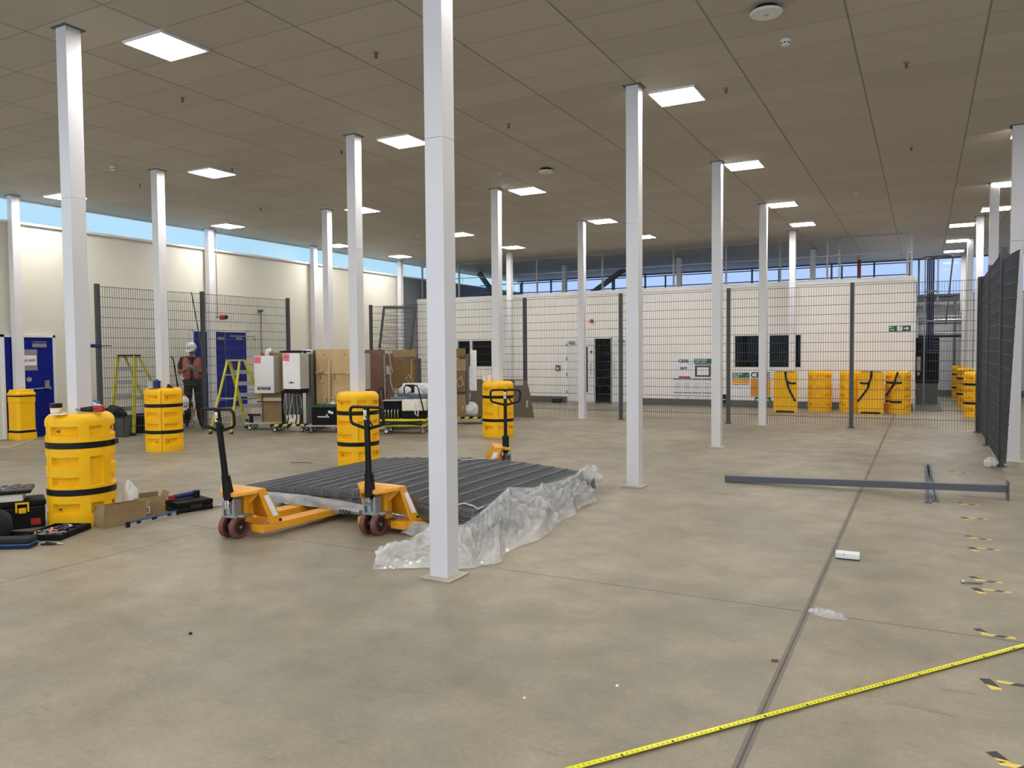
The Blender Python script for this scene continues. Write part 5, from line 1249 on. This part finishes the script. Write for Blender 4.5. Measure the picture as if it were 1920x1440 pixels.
# wrapped carton boiler behind
t = thing('wrapped_carton', 'tall brown carton wrapped in film on a dark frame, behind the grey crates', 'carton', (-10.50, 14.14, 0), R(26))
MB().b(0.0, 0.50, -0.18, 0.12, 0.85, 1.48).build('lower_carton', 'card2', t, bevel=0.006); MB().b(0.0, 0.50, -0.18, 0.12, 1.54, 1.70).build('upper_carton', 'card', t, bevel=0.01); MB().b(-0.02, 0.53, -0.19, 0.13, 1.49, 1.53).build('dark_shelf', 'brownboard', t)
m = MB().b(0.53, 0.60, 0.0, 0.08, 0.0, 1.5).b(-0.06, -0.01, 0.0, 0.06, 0.0, 1.56); m.build('frame', 'steel', t)
MB().tube([(0.42, -0.19, 1.5), (0.43, -0.2, 1.2), (0.36, -0.2, 0.95), (0.30, -0.2, 1.05), (0.36, -0.2, 1.15), (0.44, -0.2, 1.05), (0.44, -0.2, 0.9)], 0.006, 5).build('cable', 'strap', t, smooth='full')
# grey crates and what lies on them
t = thing('plastic_crate', 'long grey plastic crate under the white carton, beside the lift', 'crate', (-9.95, 13.55, 0), R(27)); MB().b(0, 0.86, 0, 0.42, 0.42, 0.72).build('body', 'greycrate', t, bevel=0.01); MB().b(-0.015, 0.875, -0.015, 0.435, 0.70, 0.745).build('rim', 'greycrate', t, bevel=0.006); MB().b(0.04, 0.82, 0.04, 0.38, 0, 0.42).build('stand', 'skirt', t)
for x in (0.08, 0.22, 0.5, 0.66): MB().b(x, x+0.02, -0.01, 0, 0.43, 0.70).build('rib', 'greycrate', t)
t = thing('plastic_crate', 'lighter grey crate standing before the long one', 'crate', (-9.92, 13.25, 0), R(27)); MB().b(-0.02, 0.32, 0, 0.2, 0.36, 0.70).build('body', 'greycrate', t, bevel=0.01); MB().b(0.0, 0.3, 0.02, 0.18, 0.0, 0.36).build('stand', 'skirt', t)
t = thing('white_carton', 'white carton with black square opening on the long grey crate', 'carton', (-9.93, 13.66, 0.748), R(27)); MB().b(0.0, 0.66, 0, 0.3, 0, 0.22).build('carton', 'enamel', t, bevel=0.006); MB().b(0.06, 0.26, -0.004, 0, 0.02, 0.20).build('opening', 'black', t)
blob('white_sack', 'filmbag', (-9.95, 13.55, 0.83), (0.14, 0.08, 0.085), 2.2, 'white cloth bundle on the grey crate before the white carton', 'cloth', amp=0.4).location = (-9.83, 13.60, 0.80+0.03)
blob('clear_bag', 'film', (-9.35, 13.93, 0.86), (0.2, 0.1, 0.1), 4.2, 'heap of clear wrap at the right end of the grey crate', 'plastic film', amp=0.6).location = (-9.38, 13.88, 0.85)
# scissor lift table
t = thing('scissor_lift_table', 'yellow scissor lift table trolley with black loop handles, behind the pallet trucks', 'lift table', (-9.62, 12.45, 0), R(24))
MB().b(0.0, 0.95, 0.0, 0.50, 0.26, 0.30).build('table_top', 'hazard', t, bevel=0.01); MB().b(0.03, 0.92, 0.03, 0.47, 0.15, 0.19).build('base_frame', 'hazard', t, bevel=0.01)
MB().bar((0.06, -0.002, 0.19), (0.86, -0.002, 0.26), 0.02, 0.03).bar((0.06, 0.0, 0.26), (0.86, 0.0, 0.19), 0.02, 0.03).build('scissor_arm', 'black', t)
for x in (0.1, 0.85):
    for y in (0.05, 0.45): caster(x, y, t, 0.06, 'rubber' if x < 0.5 else 'wheel', 0.155, 0.2)
MB().tube([(0.02, 0.05, 0.3), (-0.03, 0.05, 0.86), (0.0, 0.07, 0.91), (0.0, 0.40, 0.91), (-0.02, 0.44, 0.86), (0.02, 0.44, 0.3)], 0.015, 8).build('push_handle', 'black', t, smooth='full')
MB().tube([(0.93, 0.04, 0.28), (0.78, 0.05, 0.92), (0.75, 0.08, 0.97), (0.5, 0.2, 0.97), (0.46, 0.22, 0.92), (0.46, 0.25, 0.80)], 0.014, 8).build('rear_handle', 'black', t, smooth='full')
t = thing('manifold', 'black manifold block with valve tails on the scissor lift, left half', 'manifold', (-9.60, 12.50, 0.301), R(24)); MB().b(0.02, 0.34, 0.1, 0.35, 0.0, 0.36).build('block', 'blackm', t, bevel=0.01); MB().b(0.0, 0.36, 0.06, 0.38, 0.36, 0.375).build('tray', 'enamelside', t)
m = MB()
for k in range(5): m.tube([(0.05+k*0.065, 0.08, 0.02), (0.05+k*0.065, 0.06, 0.15), (0.06+k*0.065, 0.09, 0.2)], 0.011, 6)
m.build('valve_tail', 'chrome', t, smooth='full')
t = thing('white_cistern', 'white box with cloth loop on the right half of the scissor lift', 'box', (-9.25, 12.68, 0.301), R(24)); MB().b(0.0, 0.48, 0.05, 0.3, 0.16, 0.38).build('box', 'tub', t, bevel=0.01); MB().b(0.0, 0.48, 0.06, 0.3, 0.0, 0.155).build('base', 'blackm', t, bevel=0.006)
MB().tube([(0.28, 0.04, 0.40), (0.26, 0.02, 0.3), (0.28, 0.015, 0.1), (0.33, 0.02, 0.05), (0.34, 0.02, 0.2), (0.3, 0.04, 0.38)], 0.013, 6).build('cloth_loop', 'enamel', t, smooth='full')
# carton tower trolley right of near column
t = thing('carton_trolley', 'tower of brown cartons on a striped trolley, right of the nearest column', 'trolley', (-9.60, 14.75, 0), R(27))
platform(t, 0.0, 0.95, 0.0, 0.5, 0.125, 0.155, 'blackm')
m = MB()
for k in range(10): m.m = k % 2; s0 = k*0.095; m.prism([(s0, 0, 0.13), (min(0.95, s0+0.095), 0, 0.13), (min(0.95, s0+0.125), 0, 0.175), (min(0.95, s0+0.03), 0, 0.175)], (0, -0.006, 0), (0, 0.006, 0))
m.build('hazard_edge', ['black', 'hazard'], t)
MB().b(0.02, 0.06, 0.14, 0.40, 0.15, 1.78).b(0.52, 0.57, 0.14, 0.40, 0.15, 1.60).b(0.06, 0.52, 0.14, 0.4, 0.68, 0.72).b(0.06, 0.52, 0.14, 0.4, 1.50, 1.53).build('frame', 'skirt', t)
MB().b(0.07, 0.51, 0.10, 0.38, 0.16, 0.67).build('carton', 'card', t, bevel=0.006); MB().b(0.07, 0.51, 0.10, 0.38, 0.73, 1.22).build('carton', 'card2', t, bevel=0.006); MB().b(0.05, 0.52, 0.08, 0.38, 1.24, 1.48).build('carton', 'card', t, bevel=0.006); MB().b(0.1, 0.5, 0.12, 0.36, 1.54, 1.72).build('carton', 'card2', t, bevel=0.006)
MB().b(0.60, 0.75, 0.30, 0.32, 0.75, 1.68).build('white_panel', 'enamel', t, bevel=0.004)
MB().tube([(0.4, 0.07, 1.1), (0.46, 0.06, 0.9), (0.36, 0.06, 0.85), (0.3, 0.07, 1.0), (0.42, 0.07, 1.06)], 0.008, 6).build('cable', 'cable', t, smooth='full')
blob('wrapped_bundle', 'filmbag', (0.55, 0.25, 0.32), (0.26, 0.16, 0.16), 7.7, parent=t)
t.children[-1].name = 'wrapped_bundle'
# olive board with cut-outs leaning on the far fence
t = thing('packaging_board', 'large olive-brown board with cut corners leaning against the far fence', 'board', (-10.75, 17.22, 0)); t.rotation_euler = (R(-9), 0, 0)
P = [(0, 0), (2.22, 0), (2.08, 0.55), (1.95, 0.93), (1.86, 0.95), (0.42, 0.95), (0.38, 0.68), (0.20, 0.66), (0.16, 0.80), (0.0, 0.82)]
MB().prism([(x, 0, z) for x, z in P], (0, 0, 0), (0, 0.02, 0)).build('board', 'olive', t, bevel=0.002)
MB().b(1.62, 1.86, -0.003, 0, 0.80, 0.92).b(0.22, 0.34, -0.003, 0, 0.38, 0.58).b(1.98, 2.03, -0.003, 0, 0.25, 0.42).build('printed_label', 'enamelside', t)

# ================================================================ THE TWO WORKERS
def skin_mesh(name, m_, parent, pts, edges, subsurf=2, root=0):
    me = bpy.data.meshes.new(name); me.from_pydata([p[0] for p in pts], edges, []); me.materials.append(M[m_])
    o = bpy.data.objects.new(name, me); COL.objects.link(o); o.parent = parent
    md = o.modifiers.new('skin', 'SKIN')
    if not me.skin_vertices: bpy.context.view_layer.update()
    for i, p in enumerate(pts):
        sv = me.skin_vertices[0].data[i]; r = p[1]; sv.radius = (r, r) if not isinstance(r, tuple) else r
        sv.use_root = (i == root)
    md.use_smooth_shade = True
    s_ = o.modifiers.new('sub', 'SUBSURF'); s_.levels = subsurf; s_.render_levels = subsurf
    return o
def add_skin_layer(me): pass
def head(parent, c, rot, helmet_strap=True):
    e = bpy.data.objects.new('head', None); COL.objects.link(e); e.parent = parent; e.location = c; e.rotation_euler = rot
    def fn(u, v):
        a = u*2*PI; q = v*PI; x = math.sin(q)*math.cos(a); y = math.sin(q)*math.sin(a); z = math.cos(q)
        w_ = 0.076*(1-0.22*max(0, -z)); dpt = 0.097*(1-0.10*max(0, -z)); zz = 0.118*z
        px, py = x*w_, y*dpt
        if y < 0:
            f_ = -y
            py -= 0.022*math.exp(-((px/0.014)**2+((zz+0.018)/0.022)**2))*f_            # nose
            py += 0.010*(math.exp(-(((px-0.03)/0.014)**2+((zz-0.008)/0.012)**2))+math.exp(-(((px+0.03)/0.014)**2+((zz-0.008)/0.012)**2)))
            py -= 0.006*math.exp(-((px/0.045)**2+((zz-0.028)/0.010)**2))
            py -= 0.006*math.exp(-((px/0.024)**2+((zz+0.056)/0.008)**2))
            py -= 0.010*math.exp(-((px/0.026)**2+((zz+0.095)/0.018)**2))
        return (px, py, zz)
    MB().grid(fn, 44, 32).build('face', 'skin', e, smooth='full')
    for s_ in (-1, 1):
        MB().cyl((s_*0.030, -0.086, 0.010), (s_*0.030, -0.0905, 0.010), 0.008, n=10).build('eye', 'black', e, smooth=True)
        MB().grid(lambda u, v: (s_*(0.074+0.010*math.sin(v*PI)), 0.005+0.016*math.cos(u*2*PI)*math.sin(v*PI), -0.005+0.030*math.sin(u*2*PI)*math.sin(v*PI)), 12, 6).build('ear', 'skin', e, smooth='full')
    MB().b(-0.022, 0.022, -0.0975, -0.094, -0.058, -0.053).build('mouth', 'brownboard', e, bevel=0.001)
    h = bpy.data.objects.new('helmet', None); COL.objects.link(h); h.parent = e; h.location = (0, 0, 0.028)
    m = MB(); prof = [(0.118, 0.0), (0.116, 0.02), (0.112, 0.05), (0.10, 0.085), (0.075, 0.115), (0.04, 0.130), (0.003, 0.134)]
    m.lathe(prof, 28)
    o = m.build('shell', 'helmet', h, smooth='full'); o.scale = (0.88, 1.06, 1.0)
    MB().grid(lambda u, v: ((0.105+0.0*v)*math.sin((u-0.5)*2.2)*(1+0.04*v), -(0.118+0.05*v*math.cos((u-0.5)*2.2))*math.cos((u-0.5)*2.2*0.9)-0.01*v, 0.006-0.012*v), 16, 4).build('peak', 'helmet', h, smooth='full')
    MB().b(-0.025, 0.025, -0.125, -0.118, 0.05, 0.075).build('badge', 'navy', h)
    MB().lathe([(0.101, -0.012), (0.1035, -0.012), (0.1035, 0.004), (0.101, 0.004)], 24).build('headband', 'black', h, smooth=True)
    return e
def hand(parent, W_, dirv, palmn, m_='glove', curl=0.5):
    """gloved hand: palm with five separate bent fingers; W_ wrist, dirv pointing direction, palmn palm normal"""
    W_ = Vector(W_); d_ = Vector(dirv).normalized(); n_ = Vector(palmn).normalized(); sd_ = d_.cross(n_).normalized(); n_ = sd_.cross(d_).normalized()
    pts = [(tuple(W_-d_*0.03), 0.026), (tuple(W_), 0.026), (tuple(W_+d_*0.05), (0.034, 0.026))]; ed = [(0, 1), (1, 2)]
    L = [0.075, 0.085, 0.08, 0.062]
    for k in range(4):
        b_ = W_+d_*0.085+sd_*(0.027-0.018*k); i = len(pts)
        dd = (d_*math.cos(curl*0.6)+n_*math.sin(curl*0.6)); d2 = (d_*math.cos(curl*1.6)+n_*math.sin(curl*1.6)); d3 = (d_*math.cos(curl*2.6)+n_*math.sin(curl*2.6))
        p1 = b_+dd*L[k]*0.4; p2 = p1+d2*L[k]*0.35; p3 = p2+d3*L[k]*0.3
        pts += [(tuple(b_), 0.0105), (tuple(p1), 0.010), (tuple(p2), 0.0095), (tuple(p3), 0.008)]; ed += [(2, i), (i, i+1), (i+1, i+2), (i+2, i+3)]
    i = len(pts); b_ = W_+d_*0.03+sd_*0.034; p1 = b_+(d_*0.6+sd_*0.6+n_*0.4).normalized()*0.035; p2 = p1+(d_*0.8+sd_*0.1+n_*0.6).normalized()*0.03
    pts += [(tuple(b_), 0.013), (tuple(p1), 0.012), (tuple(p2), 0.0095)]; ed += [(1, i), (i, i+1), (i+1, i+2)]
    return skin_mesh('hand_glove', m_, parent, pts, ed, 1, 1)
def figure(label, loc, rz, J, vest=True, scale=1.0):
    t = thing('person', label, 'person', loc, rz); t.scale = (scale,)*3
    V = lambda k: J[k]
    names = ['pelvis', 'waist', 'chest', 'neck0', 'neck1', 'shL', 'elL', 'wrL', 'shR', 'elR', 'wrR', 'hipL', 'knL', 'anL', 'hipR', 'knR', 'anR']
    rad = {'pelvis': (0.13, 0.10), 'waist': (0.125, 0.095), 'chest': (0.15, 0.10), 'neck0': 0.055, 'neck1': 0.05, 'shL': 0.058, 'elL': 0.040, 'wrL': 0.027, 'shR': 0.058, 'elR': 0.040, 'wrR': 0.027, 'hipL': 0.085, 'knL': 0.058, 'anL': 0.042, 'hipR': 0.085, 'knR': 0.058, 'anR': 0.042}
    pts = [(V(n), rad[n]) for n in names]; ix = {n: i for i, n in enumerate(names)}
    E_ = [('pelvis', 'waist'), ('waist', 'chest'), ('chest', 'neck0'), ('neck0', 'neck1'), ('chest', 'shL'), ('shL', 'elL'), ('elL', 'wrL'), ('chest', 'shR'), ('shR', 'elR'), ('elR', 'wrR'), ('pelvis', 'hipL'), ('hipL', 'knL'), ('knL', 'anL'), ('pelvis', 'hipR'), ('hipR', 'knR'), ('knR', 'anR')]
    skin_mesh('body', 'skin', t, pts, [(ix[a], ix[b_]) for a, b_ in E_])
    def mid(a, b_, f_): return tuple(Vector(V(a)).lerp(Vector(V(b_)), f_))
    # T-shirt
    P = [(tuple(Vector(V('pelvis'))-(Vector(V('waist'))-Vector(V('pelvis')))*0.9), (0.155, 0.125)), (V('waist'), (0.148, 0.115)), (V('chest'), (0.175, 0.125)), (mid('neck0', 'chest', 0.15), 0.075), (V('shL'), 0.075), (mid('shL', 'elL', 0.75), 0.062), (V('shR'), 0.075), (mid('shR', 'elR', 0.75), 0.062)]
    skin_mesh('t_shirt', 'navycloth', t, P, [(0, 1), (1, 2), (2, 3), (2, 4), (4, 5), (2, 6), (6, 7)])
    P = [(mid('pelvis', 'waist', 0.30), (0.165, 0.135)), (V('hipL'), 0.105), (V('knL'), 0.082), (V('anL'), 0.070), (V('hipR'), 0.105), (V('knR'), 0.082), (V('anR'), 0.070)]
    skin_mesh('work_trousers', 'darkcloth', t, P, [(0, 1), (1, 2), (2, 3), (0, 4), (4, 5), (5, 6)])
    if vest:
        for s_, sh_ in ((-1, 'shL'), (1, 'shR')):
            o_ = Vector((0.098*s_, 0, 0)); pe, wa, ch, sh = [Vector(V(n)) for n in ('pelvis', 'waist', 'chest', sh_)]; ax_ = (ch-wa).normalized()
            P = [(tuple(pe.lerp(wa, 0.1)+o_), (0.105, 0.165)), (tuple(wa+o_), (0.105, 0.165)), (tuple(wa.lerp(ch, 0.5)+o_), (0.108, 0.168)), (tuple(ch+o_), (0.112, 0.165)), (tuple(ch.lerp(sh, 0.62)+ax_*0.045), (0.085, 0.12)), (tuple(ch.lerp(sh, 0.62)+ax_*0.09), (0.06, 0.09))]
            skin_mesh('hi_vis_vest_side', 'hivis', t, P, [(0, 1), (1, 2), (2, 3), (3, 4), (4, 5)])
    for s_ in ('L', 'R'):
        a = Vector(V('an'+s_)); f_ = Vector(V('toe'+s_))
        skin_mesh('boot', 'black', t, [(tuple(a+Vector((0, 0, 0.03))), 0.055), (tuple(a+Vector((0, 0, -0.03))), 0.052), (tuple(a.lerp(f_, 0.5)+Vector((0, 0, -0.015))), (0.05, 0.042)), (tuple(f_), (0.045, 0.034))], [(0, 1), (1, 2), (2, 3)], 2, 1)
    return t
# standing worker, local -Y is the way he faces
J = dict(pelvis=(0, 0.02, 0.96), waist=(0, 0.015, 1.12), chest=(0, 0.02, 1.34), neck0=(0, 0.01, 1.49), neck1=(0, -0.02, 1.57), shL=(-0.20, 0.02, 1.43), elL=(-0.27, -0.02, 1.13), wrL=(-0.09, -0.25, 1.24),
         shR=(0.20, 0.02, 1.43), elR=(0.28, -0.04, 1.15), wrR=(0.13, -0.26, 1.20), hipL=(-0.09, 0.02, 0.92), knL=(-0.11, -0.01, 0.50), anL=(-0.12, 0.02, 0.09), hipR=(0.09, 0.02, 0.92), knR=(0.12, -0.03, 0.50), anR=(0.15, 0.01, 0.09), toeL=(-0.14, -0.15, 0.036), toeR=(0.19, -0.16, 0.036))
w1 = figure('person standing behind the fence in white helmet and orange vest, gloved hands at chest', (-14.60, 12.10, 0), R(44), J, scale=1.065)
head(w1, (0.0, -0.045, 1.635), (R(22), 0, R(-18)))
hand(w1, (-0.09, -0.25, 1.24), (0.75, -0.35, 0.25), (0.2, 0.6, -0.7), curl=0.6); hand(w1, (0.13, -0.26, 1.20), (-0.5, -0.3, 0.35), (-0.2, 0.7, 0.5), curl=0.6)
t = MB().cyl((-0.06, 0, 0), (0.07, 0, 0), 0.010, n=10).b(0.04, 0.075, -0.018, 0.018, -0.012, 0.012).build('hand_tool', 'chrome', loc=(-14.37, 11.83, 1.385), rz=R(30), smooth=True); tag(t, 'small bright fitting held in the standing worker\'s gloves', 'fitting')
# kneeling worker bending down behind the fence
J = dict(pelvis=(0, 0.24, 0.42), waist=(0, 0.10, 0.52), chest=(0, -0.12, 0.60), neck0=(0, -0.26, 0.60), neck1=(0, -0.33, 0.58), shL=(-0.19, -0.17, 0.60), elL=(-0.20, -0.36, 0.34), wrL=(-0.10, -0.56, 0.16),
         shR=(0.19, -0.17, 0.60), elR=(0.22, -0.40, 0.36), wrR=(0.10, -0.60, 0.20), hipL=(-0.10, 0.24, 0.40), knL=(-0.16, -0.18, 0.36), anL=(-0.15, 0.10, 0.08), hipR=(0.10, 0.24, 0.40), knR=(0.17, -0.02, 0.08), anR=(0.14, 0.38, 0.09), toeL=(-0.16, -0.06, 0.036), toeR=(0.15, 0.46, 0.05))
w2 = figure('person crouching low behind the fence in white helmet, arms reaching to the floor', (-14.60, 11.62, 0), R(72), J, scale=1.05)
head(w2, (0, -0.42, 0.555), (R(62), 0, 0))
hand(w2, (-0.10, -0.56, 0.16), (0.25, -0.8, -0.5), (0.0, 0.5, -0.8), curl=0.5); hand(w2, (0.10, -0.60, 0.20), (-0.2, -0.7, -0.6), (0.0, 0.5, -0.8), curl=0.5)

# ================================================================ ROOF RAILING, BRACES, RISERS
t = thing('guard_rail', 'pale grey two-bar guard rail along the front edge of the office roof', 'railing', (-15.75, 22.88, 3.52))
def rz_(x): return x+15.75
for x in (-15.7, -14.17, -11.18, -8.9, -6.63, -5.08, -3.58, -2.35, -0.40):
    MB().b(rz_(x)-0.024, rz_(x)+0.024, -0.024, 0.024, 0, 1.15).build('post', 'railgrey', t)
for z in (1.13, 0.66): MB().b(0, rz_(-0.36), -0.012, 0.012, z-0.012, z+0.012).build('rail', 'railgrey', t)
MB().b(rz_(-0.30)-0.02, rz_(-0.30)+0.02, 0.25, 0.29, 0, 1.1).build('post', 'railgrey', t)
MB().bar((rz_(-0.40), 0, 1.13), (rz_(-0.30), 0.27, 1.1), 0.02).bar((rz_(-0.40), 0, 0.66), (rz_(-0.30), 0.27, 0.64), 0.02).build('corner_rail', 'railgrey', t)
t = thing('guard_rail', 'dark guard rail further back on the office roof, against the far windows', 'railing', (-15.6, 26.6, 3.52))
for k in range(8): x = 1.9+k*1.9; MB().b(x-0.025, x+0.025, -0.02, 0.02, 0, 0.76).build('post', 'steel', t)
for z in (0.74, 0.38): MB().b(0.1, 15.2, -0.016, 0.016, z-0.016, z+0.016).build('rail', 'steel', t)
t = thing('perforated_post', 'tall slotted galvanised post rising from the office roof to the ceiling', 'post', (-2.05, 22.98, 3.525))
m = MB().b(-0.03, -0.018, -0.015, 0.015, 0, 1.20).b(0.018, 0.03, -0.015, 0.015, 0, 1.20)
for k in range(24): m.b(-0.018, 0.018, -0.015, 0.015, k*0.05, k*0.05+0.018)
m.build('post', 'galv', t)
for x0_, z0_, x1_, z1_, lab in ((-15.2, 4.70, -14.3, 3.55, 'dark diagonal steel brace on the office roof near the left wall'), (-9.3, 4.5, -10.8, 3.55, 'dark diagonal steel brace on the office roof behind the third guard rail post')):
    o = MB().bar((x0_, 26.0, z0_), (x1_, 26.0, z1_), 0.16, 0.14, up=(0, 1, 0)).build('steel_brace', 'steel'); tag(o, lab, 'steel brace')
t = thing('red_riser_pipe', 'dark red vertical pipe by the far windows above the office roof', 'pipe', (-2.0, 29.5, 3.525)); MB().cyl((0, 0, 0), (0, 0, 1.2), 0.06).build('pipe', 'red', t, smooth=True); MB().cyl((0, 0, 0), (0, 0, 0.02), 0.09).build('flange', 'steel', t, smooth=True)
t = thing('roof_duct', 'low dark duct lying on the office roof by the dark brace', 'duct', (-10.6, 26.6, 3.525)); MB().prism([(-0.9, 0, 0), (1.1, 0, 0), (1.0, 0, 0.12), (0.3, 0, 0.32), (-0.5, 0, 0.30)], (0, 0, 0), (0, 0.6, 0)).build('duct', 'blackm', t, bevel=0.01)

# ================================================================ SERVICES BESIDE THE OFFICE AT RIGHT
t = thing('caged_ladder', 'grey steel roof ladder with safety hoops beside the office corner', 'ladder', (0.02, 25.0, 0))
MB().b(-0.02, 0.02, -0.02, 0.02, 0, 4.25).b(0.30, 0.34, 0.0, 0.04, 2.9, 4.25).build('stile', 'galv', t)
for z in (4.2, 3.1): MB().tube([(0.33+0.36*math.cos(a), 0.05+0.30*math.sin(a), z) for a in [PI+2*PI*k/20 for k in range(20)]], 0.022, 6, closed=True).build('hoop', 'steel', t, smooth='full')
for a in (-0.3, 0.1): MB().bar((0.33+0.36*math.cos(a), 0.05+0.30*math.sin(a), 4.2), (0.33+0.2*math.cos(a), 0.05+0.2*math.sin(a), 2.3), 0.03, 0.01).build('cage_strap', 'steel', t)
t = thing('pipe_riser', 'bundle of dark blue vertical pipes beside the office corner', 'pipes', (0.16, 25.4, 0))
for k in range(4): MB().cyl((-0.075+k*0.05, 0.01*(k % 2), 1.6), (-0.075+k*0.05, 0.01*(k % 2), 4.25), 0.022, n=10).build('pipe', 'navycloth' if k % 2 else 'navy', t, smooth=True)
for z in (2.4, 3.25): MB().b(-0.16, 0.16, -0.035, 0.03, z, z+0.05).build('pipe_clamp', 'galv', t)
t = thing('plant_cabinet', 'black slatted plant cabinet on grey plinth beside the office corner', 'cabinet', (0.13, 25.7, 0))
MB().b(-0.33, 0.28, 0, 0.5, 0.62, 1.95).build('body', 'blackm', t, bevel=0.01); MB().b(-0.30, 0.25, 0.02, 0.48, 0.0, 0.62).build('plinth', 'skirt', t)
for k in range(5): MB().b(-0.05, 0.25, -0.006, 0, 1.5+k*0.08, 1.53+k*0.08).build('slat', 'steel', t)
MB().b(-0.30, -0.2, -0.03, 0, 1.0, 1.4).b(-0.28, -0.22, -0.035, 0, 0.85, 0.95).build('isolator', 'enamelside', t, bevel=0.006)
t = thing('cable_tray', 'galvanised pipes and trays running level along the back, right of the office', 'pipes', (-0.1, 27.6, 0))
for z, r_, m_ in ((2.62, 0.03, 'galv'), (2.52, 0.035, 'chrome'), (2.42, 0.03, 'steel'), (2.10, 0.025, 'galv'), (2.02, 0.04, 'black')): MB().cyl((-0.05, 0, z), (1.12, 0, z), r_, n=10).build('pipe', m_, t, smooth=True)
for x in (0.0, 1.1): MB().b(x-0.02, x+0.02, 0.045, 0.085, 0, 2.75).build('support', 'galv', t)
t = thing('steel_beam', 'dark steel beam below the blue windows, right of the office', 'beam', (0.4, 29.9, 3.35)); MB().b(-0.6, 0.65, -0.05, 0.05, -0.12, 0.06).build('web', 'steel', t); MB().b(-0.6, 0.65, -0.09, 0.09, 0.06, 0.08).b(-0.6, 0.65, -0.09, 0.09, -0.14, -0.12).build('flange', 'steel2', t)
t = thing('beam_post', 'steel post carrying the dark beam at the back wall', 'post', (0.92, 29.9, 0)); MB().b(-0.04, 0.04, -0.04, 0.04, 0, 3.2).build('post', 'steel2', t); MB().b(-0.08, 0.08, -0.08, 0.08, 0, 0.01).build('base_plate', 'steel2', t)
t = MB().b(-0.16, 0.45, 22.75, 27.0, 0.0, 0.012).build('dark_mat', 'concrete_kerb'); tag(t, 'dark grey mat strip on the floor along the office side wall', 'mat')
print('objects', len(bpy.data.objects))
